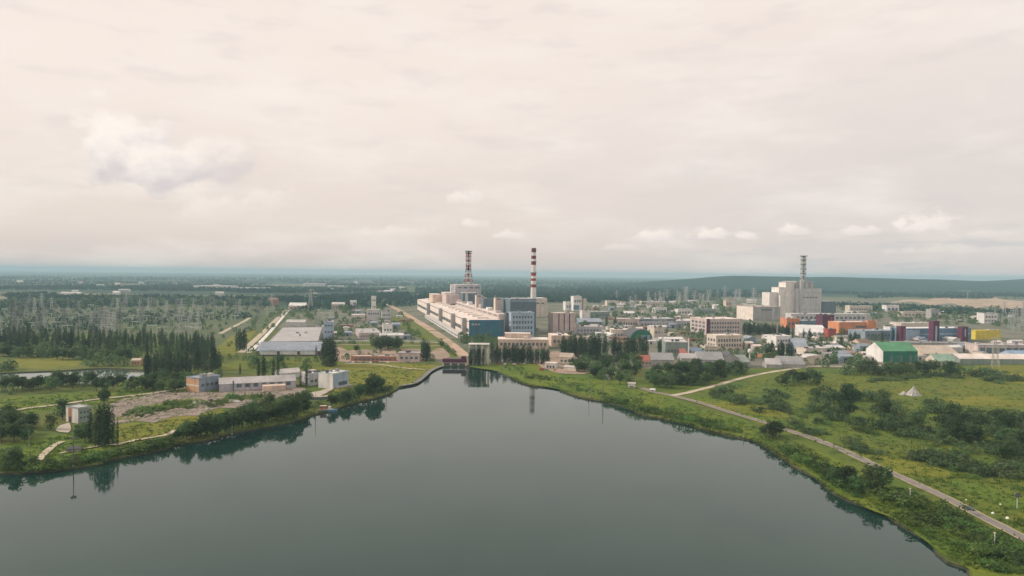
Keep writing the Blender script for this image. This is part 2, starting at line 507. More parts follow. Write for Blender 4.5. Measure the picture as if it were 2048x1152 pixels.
patch('meadow', [(1700, 890), (1820, 905), (1960, 925), (2200, 970), (2400, 1080), (2150, 1120), (2048, 1055), (1900, 990), (1760, 930)], 'meadow_olive', jit=1)
patch('meadow', [(1380, 795), (1440, 800), (1580, 850), (1700, 905), (1640, 880), (1480, 832)], 'meadow_green', jit=1)
patch('meadow', [(1560, 900), (1640, 905), (1800, 985), (1960, 1060), (2150, 1150), (2200, 1300), (1990, 1240), (1940, 1140), (1880, 1105), (1800, 1045), (1690, 995)], 'meadow_green', jit=1)
patch('sandbank', [(1780, 605), (1815, 599), (1850, 600), (1885, 595), (1940, 598), (1985, 595), (2048, 602), (2300, 604), (2300, 624), (2048, 617), (2010, 622), (1975, 613), (1940, 617), (1905, 607), (1860, 610), (1830, 604)], 'sand', jit=14)
patch('sandbank', [(1800, 622), (1860, 621), (1900, 626), (1860, 632), (1810, 631)], 'sand', jit=6)
patch('yard', [(672, 722), (690, 703), (760, 698), (850, 700), (852, 722), (760, 725)], 'brickyard', jit=1)
patch('yard', [(640, 690), (665, 690), (700, 705), (690, 722), (668, 722)], 'brickyard', jit=1)
patch('yard', [(858, 716), (868, 699), (885, 697), (900, 712), (880, 719)], 'brickyard', jit=1)
patch('rubble_yard', [(216, 815), (246, 798), (285, 795), (310, 784), (350, 787), (390, 782), (440, 785), (490, 779), (540, 780), (600, 775), (612, 788), (570, 801), (530, 803), (480, 817), (440, 816), (395, 832), (352, 832), (310, 846), (262, 842), (222, 850)], 'rubbleyard', jit=4)
patch('yard', [(1075, 722), (1110, 703), (1160, 718), (1180, 745), (1130, 748), (1090, 738)], 'brickyard', jit=2)
patch('yard', [(1640, 690), (1720, 676), (1745, 700), (1700, 712), (1640, 704)], 'brickyard', jit=2)

patch('meadow', [(300, 812), (345, 800), (400, 798), (410, 806), (370, 816), (320, 822)], 'meadow_olive', jit=3)
patch('meadow', [(430, 803), (480, 792), (530, 790), (520, 797), (470, 806), (436, 810)], 'meadow_olive', jit=3)
patch('meadow', [(232, 838), (270, 826), (300, 828), (290, 838), (250, 845)], 'meadow_olive', jit=2)
patch('meadow', [(1720, 912), (1790, 918), (1880, 938), (1900, 955), (1830, 952), (1760, 934)], 'field_yellow', jit=3)
patch('meadow', [(1860, 800), (1960, 792), (2048, 800), (2060, 812), (1960, 812), (1880, 810)], 'field_yellow', jit=4)
patch('meadow', [(1900, 962), (1980, 975), (2060, 1000), (2060, 1030), (1990, 1005), (1930, 985)], 'meadow_green', jit=3)
patch('meadow', [(1420, 808), (1500, 806), (1560, 822), (1580, 838), (1510, 830), (1440, 816)], 'field_yellow', jit=3)
# roads and tracks
ribbon('road', [(1282, 776), (1305, 784), (1345, 792), (1400, 806), (1460, 825), (1520, 843), (1580, 863), (1640, 883), (1700, 908), (1760, 937), (1830, 968), (1900, 1001), (1960, 1033), (2048, 1078), (2200, 1160), (2500, 1330)], 6.4, 'dust', 0.9)
ribbon('road', [(1282, 776), (1305, 784), (1345, 792), (1400, 806), (1460, 825), (1520, 843), (1580, 863), (1640, 883), (1700, 908), (1760, 937), (1830, 968), (1900, 1001), (1960, 1033), (2048, 1078), (2200, 1160), (2500, 1330)], 4.4, 'asphalt', 0.25)
ribbon('path', [(1345, 792), (1375, 786), (1430, 772), (1480, 758), (1530, 747), (1580, 739)], 6.0, 'palepath', 1.2)
ribbon('path', [(1580, 739), (1640, 733), (1720, 735), (1760, 731)], 7, 'palepath', 1.5)
ribbon('road', [(932, 716), (915, 700), (890, 680), (862, 660), (830, 640), (800, 622), (770, 606)], 16, 'sand', 1)
ribbon('road', [(640, 684), (700, 683), (800, 684), (885, 686)], 7, 'palepath', 1)
ribbon('road', [(640, 691), (700, 690), (800, 691), (880, 692)], 5, 'palepath', 1)
ribbon('road', [(690, 727), (760, 730), (800, 736), (850, 740)], 4, 'palepath', 1)
ribbon('road', [(482, 706), (500, 690), (530, 662), (560, 632), (572, 620)], 9, 'palepath', 1)
ribbon('road', [(498, 706), (515, 690), (540, 664), (566, 634), (578, 620)], 6, 'white_paint', 1)
ribbon('path', [(28, 822), (60, 817), (110, 811), (190, 800), (300, 788), (380, 775)], 5, 'palepath', .8)
ribbon('path', [(76, 922), (95, 903), (112, 890), (125, 884)], 4.0, 'palepath', .8)
ribbon('path', [(230, 892), (270, 882), (330, 872), (350, 862)], 3.6, 'palepath', .6)
ribbon('path', [(120, 908), (150, 902), (200, 893), (235, 890)], 2.4, 'palepath', .4)
ribbon('path', [(440, 668), (465, 655), (485, 645), (500, 636)], 8, 'palepath', 1)
patch('path', [(110, 862), (120, 852), (138, 847), (142, 862), (136, 867), (120, 866)], 'concrete_ramp', jit=.4)
patch('path', [(28, 835), (50, 842), (62, 849), (58, 842), (80, 830), (84, 828), (62, 838), (44, 836)], 'palepath', jit=.4)
patch('jetty_ground', [(605, 790), (640, 783), (660, 776), (668, 778), (640, 793), (610, 797)], 'concrete_ramp', jit=.3)

# ------------------------------------------------------------------ hills on the skyline
def hills():
    mb = MB(); nx, ny = 90, 24
    for j in range(ny + 1):
        y = 3900 + j * 150
        for i in range(nx + 1):
            x = 300 + i * 80 + (j * 30)
            t = j / ny
            ridge = math.exp(-((t - .62) / .3) ** 2)
            az = x / y
            e = min(1, max(0, (az - .06) / .30)); e = e * e * (3 - 2 * e)
            h = e * ridge * (98 + 30 * noise.noise(Vector((az * 5.5, t * 1.5, 3))) + 13 * noise.noise(Vector((x * .0022, y * .0016, 1))))
            edge = min(1, j / 3, (ny - j) / 3)
            mb.v.append((x, y, -1 + h * edge))
    for j in range(ny):
        for i in range(nx):
            a = j * (nx + 1) + i
            mb.f.append((a, a + 1, a + nx + 2, a + nx + 1)); mb.m.append(0)
    setting('hills', mb, 'hills_forest', smooth=True)


hills()

# ------------------------------------------------------------------ buildings
WCACHE = {}
DIM = {}


def win_mesh(w, h, m, along):
    k = (round(w, 1), round(h, 1), m, along)
    if k not in WCACHE:
        mb = MB()
        if along == 'x': mb.box(-w / 2, -.08, 0, w / 2, .08, h)
        else: mb.box(-.08, -w / 2, 0, .08, w / 2, h)
        WCACHE[k] = mb.mesh('window', m)
    return WCACHE[k]


def windows(t, side, w, dep, h, z0, z1, n, a0=.06, a1=.94, m='window_glass', fill=.6, name='window'):
    L = w if side in 'FB' else dep
    span = (a1 - a0) * L / n
    name = 'panel' if m.startswith('wall_') else 'door' if m == 'door_dark' else name
    for i in range(n):
        c = a0 * L + span * (i + .5)
        me = win_mesh(span * (fill if n > 1 else 1), (z1 - z0) * h, m, 'x' if side in 'FB' else 'y')
        o = link(name, me, t)
        if side == 'F': o.location = (c, -.03, z0 * h)
        elif side == 'L': o.location = (-.03, c, z0 * h)
        else: o.location = (w + .03, c, z0 * h)


def width_for(p, rot, wpx):
    u = Vector((math.cos(rot), math.sin(rot), 0)); x0 = PX(p)[0]
    lo, hi = 0.5, 2500.0
    for _ in range(50):
        m = (lo + hi) / 2
        if PX(p + u * m)[0] - x0 < wpx: lo = m
        else: hi = m
    return lo


def bld(label, x, y, wpx, dep, hpx, wall='cream', roof='pale', style='flat', rot=13, b=None, wins=(), rise=.35, vents=0, door=None, name='building', cat='building', group=None, eave=.35, chim=0):
    p = G(x, y); s = scale_at(p)
    if b is not None:
        q = G(*b); a = math.atan2(q.y - p.y, q.x - p.x); w = (q - p).length
    else:
        a = rad(rot); w = width_for(p, a, wpx)
    h = hpx * s
    t = thing(name, label, cat, p, a, group)
    wm, rm = 'wall_' + wall, 'roof_' + roof
    mb = MB(); rb = MB(); e = eave
    if style == 'flat':
        mb.box(0, 0, 0, w, dep, h)
        # roof deck with a raised rim
        rb.box(-e, -e, h + .003, w + e, dep + e, h + .45)
        pr = MB()
        for q in ((-e, -e, w + e, -e + .35), (-e, dep + e - .35, w + e, dep + e), (-e, -e + .352, -e + .35, dep + e - .352), (w + e - .35, -e + .352, w + e, dep + e - .352)):
            pr.box(q[0], q[1], h + .453, q[2], q[3], h + 1.0)
        pr.build('parapet', wm, t)
    elif style in ('gx', 'gy'):
        L = dep if style == 'gx' else w
        r = L * .5 * rise; hw = max(h - r, h * .35); r = h - hw
        ax = 'x' if style == 'gx' else 'y'; end = w if style == 'gx' else dep
        mb.prism([(0, 0), (L, 0), (L, hw), (L / 2, h), (0, hw)], 0, end, ax)
        sl = r / (L / 2); th = .35
        for sg in (0, 1):
            o = [(-e, hw - e * sl + .01), (L / 2, h + .01), (L / 2, h + .01 + th), (-e, hw - e * sl + .01 + th)]
            if sg: o = [(L - aa, z) for aa, z in o]
            rb.prism(o, -e, end + e, ax)
    elif style == 'arch':
        L = w; seg = 14
        o = [(0, 0)] + [(L / 2 - L / 2 * math.cos(math.pi * i / seg), h * .25 + h * .75 * math.sin(math.pi * i / seg)) for i in range(seg + 1)] + [(L, 0)]
        mb.prism(o, 0, dep, 'y')
        for i in range(seg):
            a1, a2 = o[i + 1], o[i + 2]
            def up(q): return (L / 2 + (q[0] - L / 2) * 1.02, q[1] * 1.015 + .05)
            rb.prism([up(a1), up(a2), (up(a2)[0], up(a2)[1] + .25), (up(a1)[0], up(a1)[1] + .25)], -.2, dep + .2, 'y')
    elif style == 'shed':
        r = min(dep * rise, h * .6)
        mb.prism([(0, 0), (dep, 0), (dep, h), (0, h - r)], 0, w, 'x')
        sl = r / dep
        rb.prism([(-e, h - r - e * sl + .01), (dep + e, h + e * sl + .01), (dep + e, h + e * sl + .4), (-e, h - r - e * sl + .4)], -e, w + e, 'x')
    mb.build('wall', wm, t)
    ro = rb.build('roof', rm, t)
    hw_ = h
    for wd in wins:
        windows(t, wd[0], w, dep, h, *wd[1:])
    if door:
        dm = MB(); dm.box(w * door - 1.6, -.12, 0, w * door + 1.6, .06, min(h * .5, 4)); dm.build('door', 'door_dark', t)
    rr = random.Random(int(x * 7 + y))
    if style == 'flat' and not vents and w > 14: vents = 3
    for i in range(vents):
        vx, vy = rr.uniform(.12, .88) * w, rr.uniform(.2, .8) * dep
        sx = rr.uniform(1.2, 3.0); hh = rr.uniform(1, 2.6)
        vb = MB(); vb.box(vx - sx, vy - sx * .7, h + .46, vx + sx, vy + sx * .7, h + .46 + hh)
        vb.box(vx - sx - .15, vy - sx * .7 - .15, h + .463 + hh, vx + sx + .15, vy + sx * .7 + .15, h + .7 + hh)
        vb.build('roof_vent', 'roof_' + rr.choice(['pale', 'grey', 'dark']), ro)
    for i in range(chim):
        cb = MB(); cx = w * (.3 + .4 * i); cb.box(cx - .5, dep * .5 - .5, h - 1, cx + .5, dep * .5 + .5, h + 1.8); cb.build('chimney', 'wall_brick', ro)
    DIM[t.name] = (w, dep, h)
    return t


def part_box(t, name, m, x0, y0, z0, x1, y1, z1):
    mb = MB(); mb.box(x0, y0, z0, x1, y1, z1)
    return mb.build(name, m, t)


# ================================================================== the power plant
A13 = rad(13)


def at(px, rot=A13):
    return G(*px)


# long turbine hall with its blue end wall
P = G(938, 678)
hall = thing('turbine_hall', 'very long pale turbine hall with a blue end wall facing the lake', 'industrial hall', P, A13)
HW, HL, HH = 55.0, 880.0, 29.0
mb = MB()
mb.box(0, .4, 0, HW, HL, HH - 1.2)
mb.build('wall', 'wall_lightpeach', hall)
mb = MB(); mb.box(-.2, -.6, 0, HW + .2, .397, HH + .8)
endw = mb.build('end_wall', 'wall_cladding', hall)
for i, (cx, cw) in enumerate(((0, 1.5), (2.4, 1.5), (4.8, 1.5), (7.2, 1.5), (9.6, 1.5))):
    lb = MB(); x0 = 4 + cx * 1.1; z0 = HH - 7.5
    lb.box(x0, -.75, z0, x0 + .5, -.605, z0 + 2.6)
    lb.box(x0 + .503, -.75, z0 + (0 if i % 2 else 2.1), x0 + 1.7, -.605, z0 + (.5 if i % 2 else 2.6))
    if i in (0, 2, 4): lb.box(x0 + 1.2, -.75, z0, x0 + 1.7, -.605, z0 + 2.097)
    lb.build('letter', 'white_paint', endw)
rb = MB(); rb.prism([(-.6, HH - 1.19), (HW + .6, HH - 1.19), (HW + .6, HH - .8), (HW / 2, HH + .9), (-.6, HH - .8)], .41, HL + .6, 'y')
roof = rb.build('roof', 'roof_pinkwhite', hall)
for k in range(17):
    lm = MB(); y = 30 + k * 50
    lm.box(HW * .34, y, HH - .3, HW * .66, y + 22, HH + 2.6); lm.box(HW * .33, y - .4, HH + 2.603, HW * .67, y + 22.4, HH + 3.0)
    lm.build('roof_lantern', 'roof_pinkwhite', roof)
# side: ribbon glazing in bays, pale bands between
for k in range(22):
    y = 4 + k * 39.6
    for z0, z1 in ((26.4, 27.5), (9.6, 15.6)):
        o = MB(); o.box(-.12, y, z0, .1, y + 36.5, z1); o.build('window', 'window_ribbon', hall)
for k, y in enumerate((24, 150, 330, 560)):
    o = MB(); o.box(-7, y, 0, -.13, y + 9, HH + 2); o.build('stair_tower', 'wall_concrete', hall)
o = MB(); o.box(-16, 14, 0, -7.01, 520, 6.5); ax = o.build('side_annex', 'wall_white', hall)
o = MB(); o.box(-16.3, 13.7, 6.503, -7.013, 520.3, 6.9); o.build('roof', 'roof_pale', ax)
for k in range(12):
    o = MB(); y = 20 + k * 41; o.box(-16.1, y, 2.4, -15.9, y + 34, 4.8); o.build('window', 'window_glass', ax)

# deaerator stack along the hall
t = thing('deaerator_block', 'stepped pinkish block running along the back of the turbine hall roof', 'industrial building', P + Matrix.Rotation(A13, 3, 'Z') @ Vector((HW + .3, 40, 0)), A13)
part_box(t, 'wall', 'wall_pinkish', 0, 0, 0, 14, 700, 36)
part_box(t, 'roof', 'roof_pinkwhite', -.3, -.3, 36.003, 14.3, 700.3, 36.6)
for k in range(14):
    part_box(t, 'window', 'window_glass', -.1, 8 + k * 49, 31.5, .1, 44 + k * 49, 34)
for k in range(9):
    y = 30 + k * 71
    part_box(t, 'roof_vent', ['wall_pinkish', 'wall_white', 'wall_concrete'][k % 3], 2, y, 36.61, 11, y + 12 + (k % 3) * 6, 40 + (k * 7 % 5))


def hall_pt(x, y):
    return P + Matrix.Rotation(A13, 3, 'Z') @ Vector((x, y, 0))


# near reactor block (dark blue), its glazed annex and the vent towers
t = bld('dark blue reactor block standing behind the glazed annex at the hall end', 1020, 668, 52, 70, 69, 'slate', 'bluegrey', name='reactor_building', wins=[('F', .74, .80, 7)], vents=4)
w, d, h = DIM[t.name]
part_box(t, 'cladding_band', 'wall_greyblue', -.3, -.3, h * .93, w + .3, -.003, h * .985)
t = bld('pale blue glazed annex beside the blue end wall of the hall', 1022, 675, 46, 26, 49, 'lightblue', 'bluegrey', name='office_annex',
        wins=[('F', .12, .24, 7), ('F', .34, .46, 7), ('F', .56, .68, 7), ('F', .78, .88, 7), ('L', .2, .3, 3), ('L', .55, .65, 3)], vents=3)
w, d, h = DIM[t.name]
part_box(t, 'entrance_block', 'wall_white', w * .1, -6, 0, w * .5, -.01, 6)
t = bld('narrow dark stair tower squeezed between blue end wall and glazed annex', 1011, 673, 9, 16, 46, 'slate', 'dark', name='stair_tower', cat='tower', wins=[('F', .2, .8, 1, .3, .7)])
t = bld('white rooftop gable rising over the corner of the glazed annex', 1012, 664, 22, 24, 44, 'white', 'white', 'gy', name='gabled_block', rise=.8)


def vent_tower(label, x, y, wpx, hpx):
    t = bld(label, x, y, wpx, 14, hpx, 'cream', 'pale', name='vent_tower', cat='tower')
    w, d, h = DIM[t.name]
    for i in range(3):
        part_box(t, 'duct', 'wall_pinkish', w * (.08 + .31 * i), -.8, 0, w * (.08 + .31 * i) + w * .2, -.003, h - 2)
    part_box(t, 'louvre', 'steel_dark', w * .2, -.9, h - 1.9, w * .8, -.003, h - .2)
    return t


vent_tower('cream vent tower on the hall, nearer the striped chimney', 990, 664, 13, 67)
vent_tower('cream vent tower on the hall, nearer the lattice stack', 952, 653, 12, 62)
t = bld('dark grey block between the two cream vent towers', 966, 656, 20, 24, 58, 'slate', 'grey', name='switch_block', vents=2)
t = bld('grey block right behind the right cream vent tower', 1003, 660, 13, 24, 60, 'greyblue', 'grey', name='switch_block', vents=1)


def slim_mast(p, h, label, name='steel_mast', group=None, head=False, r=.35, m='steel_pale'):
    t = thing(name, label, 'mast', p, 0, group)
    mb = MB(); mb.tube((0, 0, -.3), (0, 0, h), r, r * .5, 6); mb.build('pole', m, t)
    mb = MB(); mb.tube((0, 0, -.3), (0, 0, .5), r * 2, r * 1.8, 6); mb.build('base', 'wall_concrete', t)
    if head:
        mb = MB(); mb.box(-1.1, -1.1, h, 1.1, 1.1, h + .25)
        mb.build('platform', 'steel_dark', t)
        for k in range(4):
            mb = MB(); a = k * math.pi / 2; mb.box(math.cos(a) * 1.0 - .3, math.sin(a) * 1.0 - .3, h + .253, math.cos(a) * 1.0 + .3, math.sin(a) * 1.0 + .3, h + 1.0)
            mb.build('lamp_head', 'steel_dark', t)
    return t


slim_mast(hall_pt(80, 190), 62, 'thin white exhaust pipe on the hall roof between vent towers', 'exhaust_pipe', r=1.1)

# far reactor block under the lattice stack
p = G(925, 636)
t = thing('reactor_building', 'pale blue stepped reactor building carrying the red lattice stack', 'reactor building', p, A13)
for nm, m, bx in (('main_block', 'wall_slate', (0, 0, 0, 34, 41.9, 57)), ('upper_block', 'wall_lilac', (-10, 42, 31, 50, 100, 75)), ('side_wing', 'wall_greyblue', (34.003, 6, 0, 52, 41.9, 50)),
                  ('side_wing', 'wall_pinkish', (-34, 30, 30.6, -.003, 41.9, 52)), ('low_wing', 'wall_pinkish', (-34, 42, 30.6, -10.003, 120, 56)), ('low_wing', 'wall_peach', (-56, 110, 30.6, -34.003, 190, 50)),
                  ('stair_tower', 'wall_white', (-22, 42, 56.01, -14, 50, 76)), ('stair_tower', 'wall_palewall', (6, -3, 0, 12, -.003, 58))):
    part_box(t, nm, m, *bx)
for bx in ((-.4, -.4, 57.003, 34.3, 41.8, 57.5), (-10.3, 41.95, 75.003, 50.3, 100.3, 75.7), (-34.3, 29.7, 52.003, -.45, 41.8, 52.4), (-34.3, 50.1, 56.003, -10.35, 120.3, 56.5), (-56.3, 109.7, 50.003, -34.35, 190.3, 50.5)):
    part_box(t, 'roof', 'roof_pinkwhite', *bx)
for k in range(4):
    part_box(t, 'window', 'window_glass', 14 + k * 5, -.1, 44, 17.5 + k * 5, .1, 47)
    part_box(t, 'window', 'window_glass', -6 + k * 14, 41.88, 67, 4 + k * 14, 41.98, 70)


def lattice_stack(p, z0, z1, splay, waist, colours, label, rings, flue_r=2.6, steel=None):
    """Flue inside a square lattice that spreads towards its foot."""
    t = thing('lattice_stack', label, 'ventilation stack', p)
    mb = MB(); n = len(colours)
    H = z1 - z0
    zs = [z0 + H * i / n for i in range(n + 1)]
    for i in range(n):
        mb.tube((0, 0, zs[i]), (0, 0, zs[i + 1]), flue_r, flue_r, 12, colours[i], cap=(i in (0, n - 1)))
    mb.build('flue', ['white_paint', 'red_paint', 'dark_paint', 'steel_pale'], t)
    fb = MB()

    def half(z):
        f = (z - z0) / H
        return splay + (waist - splay) * min(1, f / .45) if f < .45 else waist
    nz = 13
    lv = [z0 + H * i / nz for i in range(nz + 1)]
    for i in range(nz):
        a, b = half(lv[i]), half(lv[i + 1])
        k = 3 if steel else {0: 3, 1: 1, 2: 2, 3: 3}[colours[min(n - 1, int((i + .5) / nz * n))]]
        cs = ((-1, -1), (1, -1), (1, 1), (-1, 1))
        for j in range(4):
            c, d = cs[j], cs[(j + 1) % 4]
            fb.tube((c[0] * a, c[1] * a, lv[i]), (c[0] * b, c[1] * b, lv[i + 1]), .55, n=4, k=k, cap=False)
            fb.tube((c[0] * a, c[1] * a, lv[i]), (d[0] * b, d[1] * b, lv[i + 1]), .28, n=3, k=k, cap=False)
            fb.tube((d[0] * a, d[1] * a, lv[i]), (c[0] * b, c[1] * b, lv[i + 1]), .28, n=3, k=k, cap=False)
            fb.tube((c[0] * b, c[1] * b, lv[i + 1]), (d[0] * b, d[1] * b, lv[i + 1]), .28, n=3, k=k, cap=False)
    fb.build('lattice_frame', ['white_paint', 'red_paint', 'dark_paint', 'steel_pale'], t)
    for f, hw, hh, m in rings:
        z = z0 + H * f; mb = MB()
        for q in ((-hw, -hw, hw, -flue_r - .3), (-hw, flue_r + .3, hw, hw), (-hw, -flue_r - .297, -flue_r - .3, flue_r + .297), (flue_r + .3, -flue_r - .297, hw, flue_r + .297)):
            mb.box(q[0], q[1], z, q[2], q[3], z + hh)
        mb.build('platform', m, t)
    return t


lattice_stack(hall_pt(0, 0) * 0 + G(936, 633.5), 75.7, 155, 11, 5.4, [0, 1, 0, 1, 0, 2, 1, 0, 1, 0, 1, 2],
              'red and white lattice stack with splayed legs on the far reactor building',
              [(.985, 8.2, 1.2, 'dark_paint'), (.93, 7.6, .9, 'darkred_paint'), (.82, 6.8, .9, 'darkred_paint'), (.70, 6.8, .8, 'darkred_paint'), (.56, 6.8, .8, 'darkred_paint'), (.45, 7, .8, 'dark_paint'), (.25, 9, .6, 'steel')])

# striped round chimney
p = G(1066, 660)
t = thing('chimney', 'tall round chimney with red and white bands beside the reactor block', 'chimney', p)
def rz(z): return 6.1 - 2.2 * z / 150
bands = [(0, 100, 0)]
for a, bnd, k in ((78, 82.5, 1), (90, 94.5, 1), (99, 104, 1), (119, 124.5, 2), (130, 136, 2), (142, 150, 2)): bands.append((a, bnd, k))
cuts = sorted({0, 150} | {z for a, b_, k in bands[1:] for z in (a, b_)})
mb = MB()
for z0, z1 in zip(cuts, cuts[1:]):
    k = next((kk for a, b_, kk in bands[1:] if a <= z0 < b_), 0)
    mb.tube((0, 0, z0), (0, 0, z1), rz(z0), rz(z1), 20, k, cap=(z1 == 150))
mb.build('shaft', ['white_paint', 'red_paint', 'darkred_paint'], t, smooth=False)
for z in (82.6, 104.2, 124.7, 146):
    mb = MB()
    for i in range(20):
        a0, a1 = 2 * math.pi * i / 20, 2 * math.pi * (i + 1) / 20; r1, r2 = rz(z) + .02, rz(z) + 1.2
        pts = [(r1 * math.cos(a0), r1 * math.sin(a0)), (r2 * math.cos(a0), r2 * math.sin(a0)), (r2 * math.cos(a1), r2 * math.sin(a1)), (r1 * math.cos(a1), r1 * math.sin(a1))]
        mb.quad(*[(x, y, z + .25) for x, y in pts]); mb.quad(*[(x, y, z) for x, y in reversed(pts)])
        mb.quad((*pts[1], z), (*pts[2], z), (*pts[2], z + 1.1), (*pts[1], z + 1.1))
    mb.build('gallery', 'steel_dark', t)
mb = MB(); mb.tube((-rz(0) - .1, 0, 0), (-rz(150) - .1, 0, 149), .35, .35, 4); mb.build('ladder', 'steel_dark', t)
mb = MB(); mb.box(-9, -9, 0, 9, 9, 5); mb.build('plinth', 'wall_concrete', t)

t = bld('wide cream block with a white roof right behind the striped chimney', 1028, 634, 66, 60, 37, 'cream', 'white', name='reactor_annex', cat='industrial building', wins=[('F', .7, .78, 6)], vents=3)

# far right reactor building
p = G(1592, 634.5)
t = thing('reactor_building', 'grey reactor building with stepped sunlit-toned flank under the grey banded stack', 'reactor building', p, A13)
for nm, m, bx in (('main_block', 'wall_palewall', (0, 0, 0, 66, 62, 66)), ('upper_block', 'wall_concrete', (3, 6, 66.003, 50, 58, 82)),
                  ('stair_tower', 'wall_palewall', (8, -3, 0, 16, -.003, 84)),
                  ('side_wing', 'wall_offwhite', (-22, 8, 0, -.003, 36, 80)), ('side_wing', 'wall_offwhite', (-38, 11, 0, -22.003, 40, 68)),  # off-white wings, paler than the block to carry sunlight in their colour
                  ('low_wing', 'wall_offwhite', (-60, 14, 0, -38.003, 44, 56)), ('low_wing', 'wall_offwhite', (-40, 2, 0, -12, 7.997, 50)),
                  ('side_wing', 'wall_slate', (66.003, 10, 0, 72, 60, 62)), ('dark_annex', 'wall_slate', (72.003, 4, 0, 108, 40, 36))):
    part_box(t, nm, m, *bx)
for bx in ((2.7, 5.7, 82.003, 50.3, 58.3, 82.7), (-22.3, 7.7, 80.003, -.2, 36.3, 80.7), (-60.3, 13.7, 56.003, -38.2, 44.3, 56.6), (-38.3, 10.7, 68.003, -22.35, 40.3, 68.6), (72, 3.7, 36.003, 108.3, 40.3, 36.6), (50.4, -.3, 66.003, 66.3, 62.3, 66.6)):
    part_box(t, 'roof', 'roof_pale', *bx)
for k in range(6):
    part_box(t, 'window', 'window_glass', 10 + k * 8, -.1, 44, 15 + k * 8, .1, 47)
for k in range(4):
    part_box(t, 'panel', 'wall_cream' if k % 2 else 'wall_greyblue', 22 + k * 7, 5.85, 68, 25 + k * 7, 5.997, 80)
for z in (17, 30, 56):
    part_box(t, 'cladding_band', 'wall_concrete', 16.1, -.12, z, 66, -.003, z + .8)
for k in range(7):
    part_box(t, 'cladding_joint', 'wall_concrete', 18 + k * 7.4, -.1, 0, 18.5 + k * 7.4, -.003, 16.9)
ls = lattice_stack(p + Matrix.Rotation(A13, 3, 'Z') @ Vector((40, 30, 0)), 82, 142, 5.2, 4.1, [0, 0, 2, 0, 0, 2, 0, 0, 2, 0, 0, 2, 0, 2],
              'grey lattice stack with dark and white rings on the stepped reactor building',
              [(.985, 6.8, 1.4, 'dark_paint'), (.83, 5, 1.4, 'dark_paint'), (.66, 5, 1.4, 'dark_paint'), (.48, 5, 1.3, 'dark_paint'), (.3, 5, 1.3, 'dark_paint'), (.1, 5.4, 1.1, 'dark_paint')], 2.2, True)
rs = [o for o in C.objects if o.name.startswith('reactor_building')][-1]; rs.scale = (1.1,) * 3; ls.scale = (1.1,) * 3
t = bld('long low hall with a bright left end beside the stepped reactor building', 1506, 641, 54, 70, 27, 'concrete', 'tan', name='turbine_hall', cat='industrial hall', wins=[('F', .74, .84, 1, .3, .75), ('L', .3, .45, 4)], vents=3)
w, d, h = DIM[t.name]
part_box(t, 'cladding_band', 'wall_palewall', w * .7, -.2, 0, w * .78, -.003, h - .5)
part_box(t, 'end_wall', 'wall_lightpeach', -.3, 0, 0, -.003, d, h - .3)  # peach sheet puts sunlight into the colour of the left end

# -------------------------------------------------- every other building of the photograph
B = bld
# middle distance, left of the hall
t = B('big grey flat roofed store behind the low windowed front building', 538, 699, 97, 235, 15, 'palewall', 'lightgrey', rot=14, name='warehouse', wins=[('R', .5, .7, 14)])
t = B('long low front building with white window strips before the grey store', 512, 712, 128, 24, 24, 'maroon', 'bluegrey', 'shed', rot=6, name='workshop', rise=.5,
      wins=[('F', .1, .42, 3, .03, .98, 'window_pale', .86), ('F', .47, .5, 3, .03, .98, 'wall_greyblue', .9)])
B('small pale barrel shed right beyond the big grey store', 572, 653, 38, 20, 13, 'palewall', 'pale', 'gx', rot=4, name='shed', rise=.4)
B('tall white topped switch house right of the big grey store', 647, 680, 20, 24, 36, 'lightblue', 'white', name='switch_house', wins=[('F', .75, .85, 3), ('F', .4, .5, 3)])
t = B('low pale hall with a broad grey roof left of the white cube', 718, 678, 44, 90, 11, 'pinkish', 'lightgrey', rot=16, name='workshop', wins=[('F', .35, .65, 8)])
B('white cube building with a bright left side near the hall road', 766, 678, 19, 22, 29, 'white', 'white', name='service_building', wins=[('F', .55, .7, 3), ('F', .25, .4, 3)])
B('flat cream block in a row left of the hall road', 703, 642, 27, 50, 11, 'cream', 'pale', name='service_building', wins=[('F', .4, .65, 6)], vents=1)
t = B('slender white tower block far left of the turbine hall', 743, 637, 9, 14, 44, 'white', 'white', name='tower_block', cat='tower', wins=[('F', .2, .26, 2), ('F', .5, .56, 2), ('F', .8, .86, 2)])
B('grey white block hugging the foot of the slender tower', 734, 643, 26, 24, 23, 'palewall', 'pale', name='service_building', wins=[('F', .6, .75, 5)], vents=1)
B('pale two storey block right of the slender white tower', 763, 645, 19, 24, 22, 'palewall', 'bluegrey', name='service_building', wins=[('F', .6, .75, 5), ('F', .25, .4, 5)])
B('low pinkish sheds with a flat roof along the brick yard', 702, 722, 88, 10, 9, 'brick', 'pinkwhite', rot=3, name='shed', wins=[('F', .2, .6, 9)])
B('broken grey pink building at the end of the brick yard', 796, 723, 44, 16, 16, 'pinkish', 'lightgrey', rot=4, name='shed', wins=[('F', .3, .6, 4)], vents=2)
B('orange brown shed far down the pipeline road', 537, 610, 17, 30, 14, 'brick', 'brown', 'gx', rot=8, name='shed')
B('pink shed with a broad white roof by the end of the pipeline road', 577, 620, 34, 40, 14, 'peach', 'white', 'gx', rot=8, name='shed', wins=[('F', .15, .4, 4)])
B('pale pink house far behind the flat cream block', 663, 618, 26, 30, 13, 'pinkish', 'pale', 'gx', rot=10, name='house', wins=[('F', .2, .4, 4)])
B('small cream house among dark trees far behind the cream block', 700, 616, 12, 16, 15, 'white', 'pale', 'gx', rot=6, name='house', wins=[('F', .25, .45, 2)])
B('very long white factory roof on the far left plain', 386, 578, 74, 90, 7, 'white', 'white', rot=-6, name='factory', cat='factory', wins=[('F', .3, .55, 12)])
